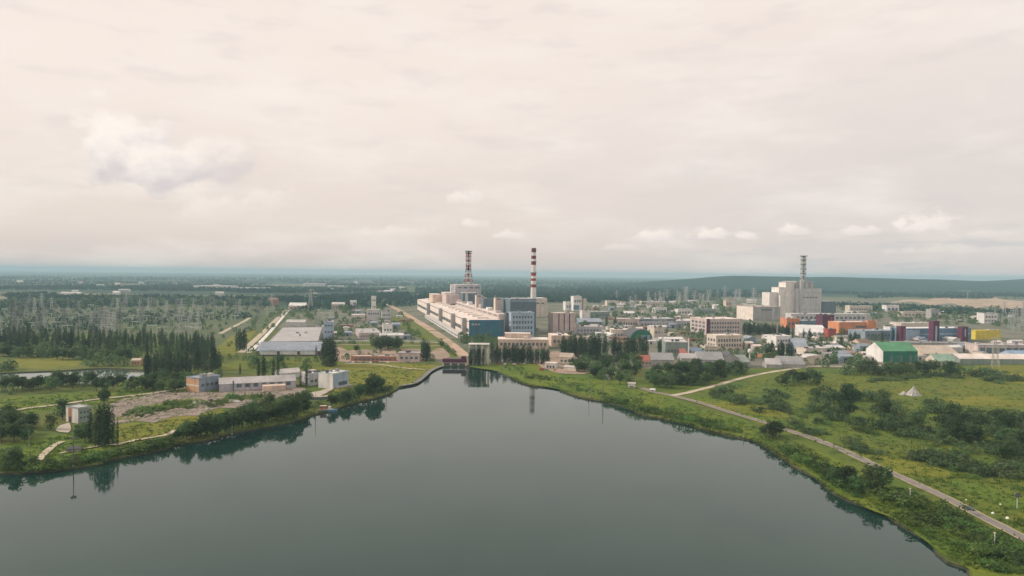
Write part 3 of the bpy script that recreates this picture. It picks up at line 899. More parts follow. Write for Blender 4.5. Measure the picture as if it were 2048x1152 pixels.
B('thin long white factory next to the longer white one on the plain', 462, 580, 68, 70, 5, 'white', 'white', rot=-3, name='factory', cat='factory', wins=[('F', .3, .55, 10)])
B('pale grey works farthest on the plain before the lattice stack', 606, 572, 42, 80, 5, 'white', 'white', rot=4, name='factory', cat='factory', wins=[('F', .3, .6, 8)])
B('low pale works beside the farthest grey works on the plain', 655, 575, 30, 60, 4, 'white', 'pale', rot=4, name='factory', cat='factory', wins=[('F', .3, .6, 8)])
B('long pale farm building in the green beyond the pylons', 120, 593, 40, 20, 9, 'white', 'pale', 'gx', rot=-6, name='farm_building', wins=[('F', .2, .4, 8)])
B('tiny white house on the far left skyline plain', 192, 575, 15, 14, 6, 'white', 'white', 'gx', rot=-4, name='house', wins=[('F', .2, .4, 3)])
B('pale low house behind the switchyard pylons', 459, 598, 20, 16, 6, 'cream', 'pale', 'gx', rot=-4, name='house', wins=[('F', .2, .4, 4)])
B('white house in the trees behind the pylons, left of the factory roof', 236, 584, 22, 14, 6, 'palewall', 'pale', 'gx', rot=-8, name='house', wins=[('F', .2, .4, 4)])

# front of the plant by the water
p = G(996, 698)
t = thing('canteen', 'peach two tier building behind the row of lakeside trees', 'building', p, rad(1))
s = scale_at(p)
part_box(t, 'wall', 'wall_peach', 0, 0, 0, 101 * s, 34, 19 * s)
part_box(t, 'roof', 'roof_pinkwhite', -.4, -.4, 19 * s + .003, 101 * s + .4, 34.4, 19 * s + .6)
part_box(t, 'upper_floor', 'wall_peach', 14 * s, 16, 19 * s + .603, 66 * s, 33, 29 * s)
part_box(t, 'roof', 'roof_pinkwhite', 13.6 * s, 15.6, 29 * s + .003, 66.4 * s, 33.4, 29 * s + .5)
part_box(t, 'roof_lantern', 'wall_cream', 52 * s, 6, 19 * s + .603, 60 * s, 15, 25 * s)
for k in range(12):
    part_box(t, 'window', 'window_glass', (4 + k * 8) * s, -.1, 7 * s, (9 + k * 8) * s, .1, 13 * s)
B('peach flat roofed hall standing right of the two tier building', 1103, 694, 36, 40, 22, 'peach', 'pinkwhite', rot=4, name='hall', wins=[('F', .4, .65, 4)])
p = G(937, 730)
t = thing('pump_house', 'pale portal framed pump house at the waterside with trees in front', 'pump house', p, rad(2))
s = scale_at(p); W_ = 41 * s
part_box(t, 'wall', 'wall_palegreen', 3, 3, 0, W_ - 3, 16, 38 * s)
part_box(t, 'roof', 'roof_pale', -.5, 0, 40 * s, W_ + .5, 17, 41.5 * s)
for k in range(4):
    part_box(t, 'pillar', 'wall_cream', k * (W_ - 1.8) / 3, .2, 0, k * (W_ - 1.8) / 3 + 1.8, 2.2, 40 * s - .01)
for k in range(3):
    part_box(t, 'window', 'window_glass', 4 + k * (W_ - 8) / 3, 2.9, 20 * s, 8 + k * (W_ - 8) / 3, 3.1, 32 * s)
p = G(885, 731)
t = thing('sluice_gate', 'dark maroon sluice gate on white piers at the head of the lake', 'sluice gate', p, rad(1))
s = scale_at(p); W_ = 48 * s
part_box(t, 'deck', 'wall_maroon', 0, 0, 3.2, W_, 5, 7.2)
for k in range(4):
    part_box(t, 'pier', 'wall_cream', k * (W_ - 1.6) / 3, -.6, -2, k * (W_ - 1.6) / 3 + 1.6, 5.6, 3.197)
for k in range(3):
    part_box(t, 'gate', 'steel_dark', k * (W_ - 1.6) / 3 + 1.61, 1.5, -2, (k + 1) * (W_ - 1.6) / 3 - .01, 2, 2.4)
part_box(t, 'hoist_house', 'wall_maroon', W_ * .78, .5, 7.203, W_ * .98, 4.5, 10.2)
rl = MB()
for k in range(12): rl.box(k * W_ * .75 / 12, .1, 7.2, k * W_ * .75 / 12 + .12, .22, 8.3)
rl.box(0, .08, 8.3, W_ * .75, .24, 8.4); rl.build('railing', 'steel_dark', t)
ribbon('revetment', [(798, 773), (829, 767), (847, 754), (863, 741), (885, 732)], 5, 'revetment', .4)

# buildings right of the hall
t = B('pink silo like block with four tall bays right of the annex', 1106, 668, 44, 30, 41, 'pinkish', 'pinkwhite', name='bay_building', wins=[('F', .05, .16, 1, .02, .98, 'wall_concrete')], vents=3)
w, d, h = DIM[t.name]
for k in range(5):
    part_box(t, 'pilaster', 'wall_maroon' if 0 < k < 4 else 'wall_peach', k * (w - 1.4) / 4, -.7, h * .17, k * (w - 1.4) / 4 + 1.4, -.003, h)
B('white low block beside the tall white and blue one', 1131, 621, 15, 24, 17, 'white', 'white', name='service_building', wins=[('F', .3, .6, 3, .1, .9, 'wall_midblue')])
B('tall white block with blue lower panels behind the pink bays', 1147, 622, 16, 26, 29, 'white', 'white', name='service_building', wins=[('F', .08, .4, 1, .0, .7, 'wall_midblue'), ('F', .6, .75, 3)])
B('thin beige block next to the tall white and blue one', 1167, 622, 6, 14, 24, 'cream', 'tan', name='service_building')
B('low slate blue hall behind the pink bays', 1160, 652, 46, 40, 14, 'greyblue', 'bluegrey', 'gx', name='workshop', rise=.3, wins=[('F', .2, .5, 6)])
B('white stepped little building above the slate blue hall', 1164, 637, 16, 18, 15, 'white', 'pinkwhite', name='service_building', vents=2)
B('grey green hall with a pale roof beyond the white stepped building', 1186, 637, 34, 40, 13, 'greygreen', 'pale', name='workshop', wins=[('F', .4, .7, 6)])
B('long low lilac building between pink bays and the dark poplar pair', 1150, 667, 58, 24, 13, 'lilac', 'pinkwhite', name='workshop', wins=[('F', .3, .6, 8)])
B('pale wall of garages in front of the pink bays', 1153, 685, 48, 14, 10, 'cream', 'tan', rot=-10, name='garage_row', wins=[('F', .1, .7, 7, .03, .97, 'door_dark')])
B('long mauve building left of the blue roofed hall', 1228, 656, 50, 24, 18, 'pinkish', 'pinkwhite', rot=-6, name='workshop', wins=[('F', .35, .65, 9)], vents=2)
t = B('long hall with a dark blue eave band in the plant middle', 1277, 656, 70, 30, 18, 'lilac', 'white', name='workshop', wins=[('F', .78, .96, 1, .0, 1.0, 'wall_slate'), ('F', .25, .5, 10)])
B('cream hall with a pale roof touching the dark green arch', 1222, 676, 42, 34, 16, 'cream', 'pinkwhite', rot=-4, name='workshop', wins=[('F', .3, .55, 7)])
t = B('dark green arched hangar in the plant middle', 1262, 682, 42, 36, 22, 'darkgreen', 'dark', 'arch', name='hangar', cat='hangar', wins=[('F', .02, .5, 1, .3, .7, 'wall_slate')])
B('small beige block right of the dark green arch', 1308, 678, 20, 16, 22, 'cream', 'tan', name='service_building', wins=[('F', .5, .7, 3)])
B('flat grey roofed store right of the blue eave hall', 1350, 655, 34, 30, 12, 'lilac', 'pale', name='store', wins=[('F', .3, .6, 6)])
B('cream warehouse with long white roof near the far trees', 1286, 612, 48, 40, 8, 'cream', 'white', rot=4, name='warehouse', wins=[('F', .3, .6, 8)])
B('small cream store with white roof at the forest edge', 1214, 612, 24, 30, 10, 'cream', 'pale', rot=6, name='store', wins=[('F', .3, .6, 3)])
B('white garage block below the long white warehouse roof', 1310, 626, 24, 20, 10, 'white', 'white', name='garage_row', wins=[('F', .1, .6, 4, .05, .95, 'door_dark')])
B('pale block with white roof left of the pink L shaped offices', 1356, 630, 26, 20, 11, 'white', 'white', name='store', wins=[('F', .3, .6, 4)])
B('tiny white hut by the bare field beyond the offices', 1356, 615, 8, 10, 8, 'white', 'white', 'gx', name='hut')
B('green roofed low store behind the pink offices', 1386, 628, 46, 24, 9, 'greygreen', 'greygreen', name='store', wins=[('F', .3, .6, 6)])
B('small peach tower house before the stepped reactor building', 1452, 618, 11, 16, 17, 'peach', 'tan', name='tower_house', wins=[('F', .5, .7, 2)])
B('white hut left of the small peach tower house', 1428, 618, 10, 12, 9, 'white', 'white', 'gx', name='hut')
t = B('pink office block with a dark joint and three window rows', 1413, 670, 70, 60, 31, 'pinkish', 'pinkwhite', name='office_block', cat='office building',
      wins=[('F', .16, .3, 12), ('F', .42, .56, 12), ('F', .68, .82, 12), ('L', .2, .34, 4), ('L', .45, .59, 4), ('L', .7, .84, 4)], vents=4)
w, d, h = DIM[t.name]
part_box(t, 'stair_tower', 'wall_maroon', -.4, -.5, 0, 6, -.003, h + 1)
B('cream office building below the pink office block', 1432, 699, 54, 26, 27, 'cream', 'pinkwhite', name='office_block', cat='office building', wins=[('F', .2, .4, 9), ('F', .56, .76, 9), ('L', .2, .4, 3), ('L', .56, .76, 3)], vents=2)
B('long grey green flat building left of the small white chimney', 1331, 713, 46, 40, 28, 'greygreen', 'pale', rot=-5, name='workshop', wins=[('F', .3, .5, 6)])
slim_mast(G(1377, 716), 24, 'short thick white boiler chimney beside the blue roof', 'boiler_chimney', r=1.2, m='white_paint')
B('low workshop with a bright blue roof beside the boiler chimney', 1382, 712, 26, 16, 14, 'cream', 'blue', 'gx', name='workshop', wins=[('F', .2, .5, 4)])
B('beige block right of the bright blue roof', 1410, 708, 28, 18, 14, 'cream', 'tan', rot=4, name='store', wins=[('F', .3, .6, 4)])
B('grey gabled warehouse beside the red roofed house', 1302, 732, 46, 26, 24, 'concrete', 'grey', 'gx', rot=-4, name='warehouse', rise=.5)
B('house with a faded red roof against the grey warehouse', 1276, 731, 28, 18, 19, 'peach', 'red', 'gx', rot=-4, name='house', rise=.6, wins=[('F', .15, .35, 4)])
B('lilac grey warehouse with a long ridge by the meadow edge', 1396, 735, 52, 30, 29, 'lilac', 'grey', 'gx', rot=-3, name='warehouse', rise=.5, wins=[('F', .12, .35, 5)])
B('grey warehouse with a small red lean to, left of the long ridge', 1362, 733, 34, 22, 24, 'concrete', 'lightgrey', 'gx', rot=-3, name='warehouse', rise=.4)
B('bright red lean to roof by the boiler chimney', 1362, 720, 12, 12, 20, 'red', 'red', 'shed', rot=0, name='shed')
B('dark grey gable warehouse right of the long ridge', 1447, 735, 30, 34, 28, 'concrete', 'dark', 'gy', rot=-6, name='warehouse', rise=.6)
B('low grey green mound roof left of the white water tank', 1466, 735, 34, 26, 22, 'greygreen', 'greygreen', 'gx', rot=10, name='store', rise=.5)
p = G(1499, 733)
t = thing('water_tower', 'slim water tower with a round white tank by the meadow edge', 'water tower', p)
mb = MB(); mb.tube((0, 0, 0), (0, 0, 15), .9, .8, 8); mb.build('shaft', 'steel_pale', t)
mb = MB(); mb.tube((0, 0, 15.003), (0, 0, 16.5), 1.2, 2.4, 12); mb.tube((0, 0, 16.5), (0, 0, 19), 2.4, 2.4, 12); mb.tube((0, 0, 19), (0, 0, 20.2), 2.4, .4, 12); mb.build('tank', 'white_paint', t)
B('grey roofed barn pair at the end of the pale track', 1533, 737, 30, 22, 18, 'concrete', 'lightgrey', 'gx', rot=-8, name='barn', rise=.5)
B('long grey barn roof behind the pale track end', 1558, 736, 52, 30, 21, 'concrete', 'grey', 'gx', rot=-8, name='barn', rise=.5)
B('pale arched storage tent between the dark bushes', 1605, 727, 54, 20, 16, 'cream', 'pale', 'arch', rot=-4, name='storage_tent')
t = B('white and blue two storey block behind the dark poplar group', 1552, 700, 30, 22, 27, 'white', 'white', name='service_building', wins=[('F', .3, .42, 5), ('F', .62, .76, 5)])
B('tilted blue grey shed roof right of the white and blue block', 1586, 704, 30, 30, 24, 'greyblue', 'bluegrey', 'shed', rot=-14, name='shed', rise=.7)
B('beige low store below the maroon cube tower', 1612, 713, 34, 20, 15, 'cream', 'lightgrey', name='store', wins=[('F', .3, .6, 5)])
B('cream cube house right of the dark poplars before the brown yard', 1718, 696, 22, 14, 17, 'peach', 'brown', 'gx', name='house', rise=.5, wins=[('F', .2, .5, 3)])

# the coloured modern complex on the right
B('very long low white hall running behind the orange buildings', 1582, 652, 158, 26, 24, 'palewall', 'white', rot=4, name='long_hall', wins=[('F', .6, .8, 16)])
B('orange block at the left end of the coloured complex', 1573, 656, 26, 22, 19, 'orange', 'pinkwhite', name='works_building', wins=[('F', .3, .6, 3)])
B('short blue hall between the orange block and the maroon cube', 1602, 656, 42, 24, 14, 'midblue', 'pale', name='works_building', wins=[('F', .5, .75, 5)])
B('big maroon cube tower left of the long orange hall', 1645, 662, 23, 20, 31, 'maroon', 'dark', name='cube_tower', cat='tower', wins=[('F', .1, .9, 1, .7, .8, 'wall_red')])
t = B('long orange hall in the coloured complex', 1678, 669, 72, 30, 24, 'orange', 'pinkwhite', name='works_building', wins=[('F', .55, .72, 1, .45, .85)])
w, d, h = DIM[t.name]
part_box(t, 'corner_block', 'wall_orange', w * .74, -4, 0, w * .98, -.003, h + 4)
part_box(t, 'canopy', 'wall_red', w * .05, -6, h * .2, w * .35, -.003, h * .38)
part_box(t, 'end_block', 'wall_peach', w + .003, 2, 0, w + 8, d, h + 1)
B('white gabled hall with a long pale roof in front of the maroon cube', 1600, 674, 56, 44, 21, 'white', 'white', 'shed', rot=-12, name='works_building', rise=.3, wins=[('F', .25, .5, 5, .1, .95, 'wall_greyblue')])
B('dark red low block at the foot of the maroon cube', 1656, 677, 16, 12, 18, 'red', 'maroon' if False else 'brown', name='works_building')
B('grey blue flat hall right of the long orange hall', 1730, 680, 62, 40, 17, 'greyblue', 'bluegrey', name='works_building', wins=[('F', .4, .7, 8)])
B('white cube at the left of the pale blue hall', 1780, 676, 16, 16, 22, 'white', 'white', name='works_building', wins=[('F', .5, .7, 2)])
t = B('long pale blue hall with maroon towers', 1812, 685, 130, 34, 27, 'midblue', 'white', name='works_building', wins=[('F', .08, .92, 1, .0, .2, 'wall_lightblue'), ('F', .55, .65, 1, .22, .98, 'wall_lightblue'), ('F', .2, .4, 14, .24, .98)])
B('slim maroon stair tower at the left end of the pale blue hall', 1801, 687, 10, 9, 33, 'maroon', 'dark', name='stair_tower', cat='tower', wins=[('F', .1, .9, 1, .6, .8, 'wall_red')])
B('tallest maroon stair tower in the middle of the pale blue hall', 1866, 688, 12, 9, 45, 'maroon', 'dark', name='stair_tower', cat='tower', wins=[('F', .1, .8, 1, .35, .65, 'wall_lightblue')])
B('maroon stair tower next to the yellow building', 1924, 686, 12, 9, 31, 'maroon', 'dark', name='stair_tower', cat='tower', wins=[('F', .4, .9, 1, .4, .6, 'wall_lightblue')])
B('white low block behind the pale blue hall', 1802, 664, 58, 20, 17, 'cream', 'white', name='works_building', wins=[('F', .3, .6, 7)])
t = B('bright yellow low building with rounded roof', 1951, 679, 50, 14, 17, 'yellow', 'grey', name='yellow_building', cat='building', wins=[('F', .1, .4, 7, .05, .95, 'wall_yellow')])
o = [c for c in t.children if c.name.startswith('roof')][0]; o.data.materials[0] = M['wall_yellow']
B('long low grey shelter row in front of the pale blue hall', 1796, 695, 150, 20, 9, 'concrete', 'grey', rot=2, name='shelter', wins=[('F', .1, .6, 18)])
t = B('big green gabled hall with a white left end', 1766, 725, 69, 34, 38, 'darkgreen', 'green', 'gx', rot=5, name='green_hall', cat='hall', rise=.55)
w, d, h = DIM[t.name]
L_ = d; r_ = L_ * .5 * .55; hw_ = h - r_
mb = MB(); mb.prism([(-.3, 0), (L_ + .3, 0), (L_ + .3, hw_ - .4), (L_ / 2, h - .3), (-.3, hw_ - .4)], -.5, -.003, 'x'); mb.build('end_wall', 'wall_white', t)
for k in range(3): part_box(t, 'door', 'wall_slate', w * (.2 + .28 * k), -.15, 0, w * (.28 + .28 * k), .05, hw_ * .6)
B('cream hall with a broad tan roof right of the green hall', 1846, 718, 72, 44, 24, 'peach', 'tan', 'gx', rot=2, name='hall', rise=.4, wins=[('F', .1, .35, 8)])
B('cream cottage with a pale green roof below the tan roof', 1872, 731, 38, 20, 21, 'cream', 'mint', 'gx', rot=4, name='cottage', cat='house', rise=.7, wins=[('F', .12, .35, 4)], chim=1)
B('long grey green gabled barn at the meadow edge', 1920, 729, 150, 26, 19, 'greygreen', 'pinkwhite', 'gx', rot=2, name='barn', rise=.35)
t = B('open pillared storage shed behind the long grey green barn', 1956, 708, 110, 26, 17, 'pinkish', 'lightgrey', rot=2, name='pillared_shed', wins=[('F', .05, .75, 8, .02, .98, 'wall_slate', .8)])
B('blue roofed store right of the pillared shed', 2026, 720, 50, 24, 17, 'lightblue', 'blue', 'gx', rot=2, name='store', rise=.4)
B('white two storey house on the plain before the sandbank', 1968, 647, 27, 22, 20, 'white', 'pale', rot=6, name='house', wins=[('F', .2, .35, 4), ('F', .58, .75, 4)])
B('long cream wall like store right of the stepped reactor building', 1699, 624, 46, 24, 12, 'cream', 'white', rot=4, name='store', wins=[('F', .35, .6, 8)])
B('white flat store on the green, left of the sandbank', 1773, 623, 25, 24, 12, 'white', 'white', rot=4, name='store', wins=[('F', .2, .6, 3)])
B('low tan store under the sandbank', 1806, 634, 48, 24, 10, 'cream', 'tan', rot=2, name='store', wins=[('F', .3, .6, 6)])
B('grey substation house in front of the sandbank', 1862, 637, 16, 16, 18, 'concrete', 'grey', name='substation_house', wins=[('F', .3, .6, 2)])
p = G(1935, 601)
t = thing('tower_crane', 'thin tower crane standing over the sandbank', 'crane', p, rad(8))
mb = MB()
for q in range(8):
    z0, z1 = q * 5.5, q * 5.5 + 5.5
    for a, b_ in ((-1, -1), (1, -1), (1, 1), (-1, 1)):
        mb.tube((a, b_, z0), (a, b_, z1), .25, n=4, cap=False); mb.tube((a, b_, z0), (-b_, a, z1), .15, n=3, cap=False)
mb.build('mast', 'steel_pale', t)
mb = MB(); mb.box(-46, -.7, 44.003, 16, .7, 45.4); mb.build('jib', 'steel_pale', t)
mb = MB(); mb.box(12, -1.2, 41, 16, 1.2, 44); mb.build('counterweight', 'wall_concrete', t)
mb = MB(); mb.box(-1.3, -2.6, 41, 1.3, -1.05, 44); mb.build('cab', 'window_glass', t)

# left shore
B('small white house with a grey green long side among lakeside trees', 157, 847, 24, 14, 29, 'greygreen', 'lightgrey', rot=62, b=None, name='house', wins=[('F', .3, .45, 3), ('F', .65, .8, 3)])
t = [o for o in C.objects if o.name.startswith('house') and o.get('label', '').startswith('small white house with')][0]
w, d, h = DIM[t.name]
part_box(t, 'end_wall', 'wall_white', -.25, .2, 0, -.004, d, h - .1)
part_box(t, 'brick_strip', 'wall_brick', -.32, d * .52, 0, -.254, d * .8, h - .2)
part_box(t, 'door', 'door_dark', -.36, d * .55, 0, -.323, d * .72, h * .4)
t = B('grey workshop with an orange brick end beside the rubble yard', 398, 785, 40, 16, 27, 'greyblue', 'bluegrey', b=(440, 778), name='workshop', wins=[('F', .4, .6, 4)])
w, d, h = DIM[t.name]
part_box(t, 'end_wall', 'wall_orangebrick', -.3, 0, 0, -.004, d, h * .98)
part_box(t, 'cladding_band', 'wall_cream', -.4, 0, h * .42, -.304, d, h * .55)
t = B('long mauve grey factory shed behind the lakeside bushes', 438, 784, 150, 22, 24, 'lilac', 'lightgrey', 'gx', b=(592, 776), name='workshop', rise=.35,
      wins=[('F', .3, .62, 7, .2, .95)])
w, d, h = DIM[t.name]
part_box(t, 'buttress', 'wall_slate', w * .17, -1.2, 0, w * .19, -.003, h * .9)
part_box(t, 'annex', 'wall_peach', w * .55, -10, 0, w * .85, -.01, h * .45)
t = B('white cube boathouse with a bluish front on the left shore', 666, 778, 31, 16, 29, 'lightblue', 'white', b=(697, 771), name='boathouse')
w, d, h = DIM[t.name]
part_box(t, 'end_wall', 'wall_white', -.3, -.2, 0, -.004, d, h)
part_box(t, 'window', 'window_glass', w * .35, -.15, h * .15, w * .9, .05, h * .4)
part_box(t, 'loading_dock', 'wall_concrete', w * .1, -4, 0, w * 1.05, -.16, 1.2)
B('pale grey block left of the white cube boathouse', 618, 772, 26, 14, 23, 'palewall', 'white', b=(645, 768), name='store', wins=[('F', .3, .5, 3)])
B('low pale shed with a light roof behind the narrow poplars', 560, 758, 42, 16, 17, 'palewall', 'pale', 'gx', b=(603, 754), name='shed', rise=.4)
B('small orange roofed house half hidden by poplars near the pond', 262, 731, 18, 10, 13, 'orangebrick', 'tan', 'gx', rot=8, name='house', wins=[('F', .2, .45, 3)])
B('tiny pale hut in the trees beside the half hidden orange house', 290, 729, 9, 8, 10, 'cream', 'pale', 'gx', rot=4, name='hut')
B('little dark roofed shelter parked under the tall lakeside poplars', 134, 905, 26, 5, 9, 'concrete', 'dark', 'gx', rot=22, name='shelter', rise=.4)
# right shore yard
t = B('cream building with a brown gable in the yard by the meadow', 1118, 727, 26, 16, 20, 'cream', 'tan', 'gx', rot=-18, name='yard_building', rise=.5, wins=[('F', .2, .4, 3)])
w, d, h = DIM[t.name]
part_box(t, 'end_wall', 'wall_brick', -.3, .5, 0, -.004, d - .5, h * .6)
B('low white shed at the end of the lakeside tree row', 1090, 736, 22, 10, 9, 'white', 'pinkwhite', rot=-14, name='shed', wins=[('F', .1, .6, 3, .1, .9, 'door_dark')])
B('pale long shed beside the brown gabled yard building', 1128, 741, 24, 8, 10, 'cream', 'pale', 'gx', rot=-30, name='shed')
for i, (x, y, wv, hv, lab) in enumerate(((1172, 742, 7, 10, 'white caravan like hut half hidden in the trees by the meadow'), (1182, 736, 6, 8, 'tiny white hut under the trees, higher of two'),
                                         (1208, 758, 12, 6, 'low white garage in the clearing nearest the track'), (1222, 752, 9, 7, 'small cream garage in the clearing behind the low white one'),
                                         (1256, 776, 14, 8, 'pale roadside kiosk where the track leaves the trees'), (1300, 783, 10, 5, 'tiny pale hut beside the road junction'))):
    B(lab, x, y, wv, 5, hv, 'white' if i % 2 == 0 else 'cream', 'pale', 'gx' if i % 2 else 'flat', rot=-14, name='hut', wins=[('F', .2, .5, 1, .2, .8)])

# ------------------------------------------------------------------ boat, jetty, car, small things
p = G(612, 800)
t = thing('jetty', 'concrete jetty with a dark quay wall in front of the boathouse', 'jetty', p, rad(18))
s = scale_at(p)
part_box(t, 'deck', 'concrete_ramp', 0, 0, 1.2, 20, 7, 1.8)
part_box(t, 'quay_wall', 'wall_slate', 3, -.3, -2.2, 20.3, -.003, 1.6)
part_box(t, 'kerb', 'wall_peach', 0, -.1, 1.803, 20, .4, 2.2)
for k in range(4): part_box(t, 'bollard', 'steel_dark', 3 + k * 5, .6, 1.803, 3.4 + k * 5, 1.0, 2.5)

p = G(636, 822, -.9) + Vector((1.5, -2.2, 0))
t = thing('moored_boat', 'blue boat with an orange cabin moored at the left shore', 'boat', p, rad(10))
hb = MB()
secs = [(0, 1.7, 1.3), (3, 2.0, 1.2), (8, 2.0, 1.25), (11, 1.4, 1.5), (13.2, .15, 1.9)]
prev = None
for x, hw2, top in secs:
    ring = [(x, -hw2, top), (x, -hw2 * .8, -.4), (x, hw2 * .8, -.4), (x, hw2, top)]
    if prev:
        for i in range(3): hb.quad(prev[i], prev[i + 1], ring[i + 1], ring[i])
        hb.quad(prev[3], prev[0], ring[0], ring[3])
    else: hb.poly(list(reversed(ring)))
    prev = ring
hb.poly(prev)
hb.build('hull', 'wall_midblue', t)
part_box(t, 'deck', 'wall_lightblue', .3, -1.6, 1.32, 10.5, 1.6, 1.6)
cabp = part_box(t, 'cabin', 'wall_orange', .8, -1.3, 1.603, 5.2, 1.3, 4.2)
part_box(cabp, 'roof', 'wall_peach', .5, -1.6, 4.203, 5.5, 1.6, 4.45)
for k in range(3): part_box(cabp, 'window', 'window_glass', 1.1 + k * 1.4, -1.36, 2.7, 2.1 + k * 1.4, -1.2, 3.6)
part_box(t, 'wheelhouse', 'wall_white', 6.4, -1.0, 1.603, 8.6, 1.0, 3.7)
mb = MB(); mb.tube((7.5, 0, 3.7), (7.5, 0, 7.5), .09, .05, 6); mb.build('mast', 'steel_pale', t)
for x, y, h, lab in ((662, 818, 4.5, 'short dark mooring post beside the blue boat'), (669, 817, 4.0, 'thin dark mooring post just right of its taller twin')):
    slim_mast(G(x, y, -1.5), h, lab, 'mooring_post', r=.25, m='steel_dark')

slim_mast(G(147, 932), 14.3, 'tall lamp mast on the nearest left bank', 'lamp_mast', head=True, r=.3, m='steel_dark')
for x, y, h, lab in ((58, 893, 9.5, 'pale pole in front of the dark hedge on the left bank'), (95, 814, 7.5, 'thin pale pole beside the track above the small white house'),
                     (464, 868, 14, 'dark mast in the lakeside bushes left of the boat'), (631, 826, 15, 'slim mast at the water edge just left of the blue boat'), (697, 806, 14, 'thin mast on the shore below the boathouse'),
                     (773, 786, 15, 'pale mast right of the big round lakeside tree'), (1178, 795, 13.6, 'shorter pole on the right shore grass below the yard'), (1206, 800, 18.5, 'taller pole on the right shore grass below the yard'),
                     (1487, 874, 4, 'short post on the shore left of the big roadside bush'), (664, 690, 26, 'pale lattice thin mast beside the tall switch house'), (668, 720, 22, 'thin mast in front of the brick yard')):
    slim_mast(G(x, y), h, lab, 'mast', r=.22 if h < 16 else .35, m='steel' if h < 14 else 'steel_dark')


def marker_post(x, y, hpx, lab):
    p = G(x, y); s = scale_at(p); h = hpx * s
    t = thing('marker_post', lab, 'post', p, rad(20))
    mb = MB(); mb.tube((0, 0, -.2), (0, 0, h), .22, .2, 6); mb.build('post', 'wall_palegreen', t)
    mb = MB(); mb.box(-.35, -.35, h + .003, .35, .35, h + .15); mb.build('cap', 'wall_cream', t)
    return t


marker_post(1820, 1002, 25, 'cream concrete post below the road beside a round bush')
marker_post(1989, 1093, 27, 'cream concrete post below the road near the bottom corner')
p = G(2034, 1019); s = scale_at(p)
t = thing('sign_post', 'pale post with a dark round head in the roadside meadow', 'sign post', p)
mb = MB(); mb.tube((0, 0, -.2), (0, 0, 34 * s * .7), .18, .16, 6); mb.build('post', 'wall_palegreen', t)
mb = MB(); mb.tube((0, -.2, 34 * s * .85), (0, .2, 34 * s * .85), 34 * s * .16, None, 14); mb.build('sign_plate', 'steel_dark', t)
for x, y, r, lab in ((1986, 1028, .75, 'pale round stone in the meadow, nearest the dark car'), (2015, 1038, .8, 'whitest round stone in the meadow beyond the road'), (1932, 1001, .5, 'small pale stone just above the dark car'), (2001, 1010, .55, 'dull stone in the meadow near the sign post')):
    mb = MB(); rr = random.Random(x)
    rings = []
    for j, (z, f) in enumerate(((-.3, .8), (.15, 1), (.6, .85), (.95, .45))):
        rings.append([(math.cos(a * math.pi / 4) * r * f * rr.uniform(.8, 1.1), math.sin(a * math.pi / 4) * r * f * rr.uniform(.8, 1.1), z * r * 1.2) for a in range(8)])
    for ra, rb_ in zip(rings, rings[1:]):
        for i in range(8): mb.quad(ra[i], ra[(i + 1) % 8], rb_[(i + 1) % 8], rb_[i])
    mb.poly(rings[-1])
    o = mb.build('stone', 'white_paint', None, True); o.location = G(x, y); tag(o, lab, 'stone')

# sand heap with its dark turned earth
p = G(1827, 791)
mb = MB(); N_ = 28; rr = random.Random(4)
rings = []
for j in range(7):
    f = j / 6
    rings.append([(math.cos(2 * math.pi * i / N_) * (6.6 * (1 - f) ** 1.35 + .2) * rr.uniform(.86, 1.14), math.sin(2 * math.pi * i / N_) * (6.0 * (1 - f) ** 1.35 + .2) * rr.uniform(.86, 1.14), 8.6 * f ** .9 - .1) for i in range(N_)])
for a, b_ in zip(rings, rings[1:]):
    for i in range(N_): mb.quad(a[i], a[(i + 1) % N_], b_[(i + 1) % N_], b_[i])
mb.poly(rings[-1])
o = mb.build('sand_heap', 'sandheap', None, True); o.location = p; tag(o, 'tall pale sand heap in the middle of the right meadow', 'sand heap')
mb = MB(); rings = []
for j in range(4):
    f = j / 3
    rings.append([(math.cos(2 * math.pi * i / 16) * (4.2 * (1 - f) + .4) * rr.uniform(.8, 1.2), math.sin(2 * math.pi * i / 16) * (3 * (1 - f) + .4) * rr.uniform(.8, 1.2), 3.6 * f - .1) for i in range(16)])
for a, b_ in zip(rings, rings[1:]):
    for i in range(16): mb.quad(a[i], a[(i + 1) % 16], b_[(i + 1) % 16], b_[i])
mb.poly(rings[-1])
o = mb.build('earth_mound', 'sandheap', None, True); o.location = G(1808, 790); tag(o, 'low grey earth mound left of the tall sand heap', 'earth mound')

# the car on the lane
pa, pb = G(1925, 1012), G(1960, 1031)
a = math.atan2(pb.y - pa.y, pb.x - pa.x)
t = thing('parked_car', 'dark car on the lakeside road at the right', 'car', (pa * .55 + pb * .45), a)
body = MB()
body.prism([(-2.3, .35), (2.25, .35), (2.35, .8), (1.3, .98), (-2.2, 1.02), (-2.35, .8)], -.88, .88, 'y')
body.build('body', 'car_paint', t)
cb = MB(); cb.prism([(-1.9, 1.023), (1.15, 1.0), (.45, 1.5), (-1.35, 1.53)], -.78, .78, 'y'); cabn = cb.build('cabin', 'window_glass', t)
rb = MB(); rb.box(-1.3, -.74, 1.533, .42, .74, 1.58); rb.build('roof', 'car_paint', cabn)
for x in (-1.4, 1.4):
    for y in (-.86, .86):
        wb = MB(); wb.tube((x, y - .12, .34), (x, y + .12, .34), .34, None, 14); wh = wb.build('wheel', 'rubber', t)
        rm = MB(); rm.tube((x, y - .13, .34), (x, y + .13, .34), .19, None, 10); rm.build('rim', 'steel', wh)
for y in (-.62, .62):
    part_box(t, 'headlight', 'window_pale', 2.28, y - .18, .6, 2.38, y + .18, .75)

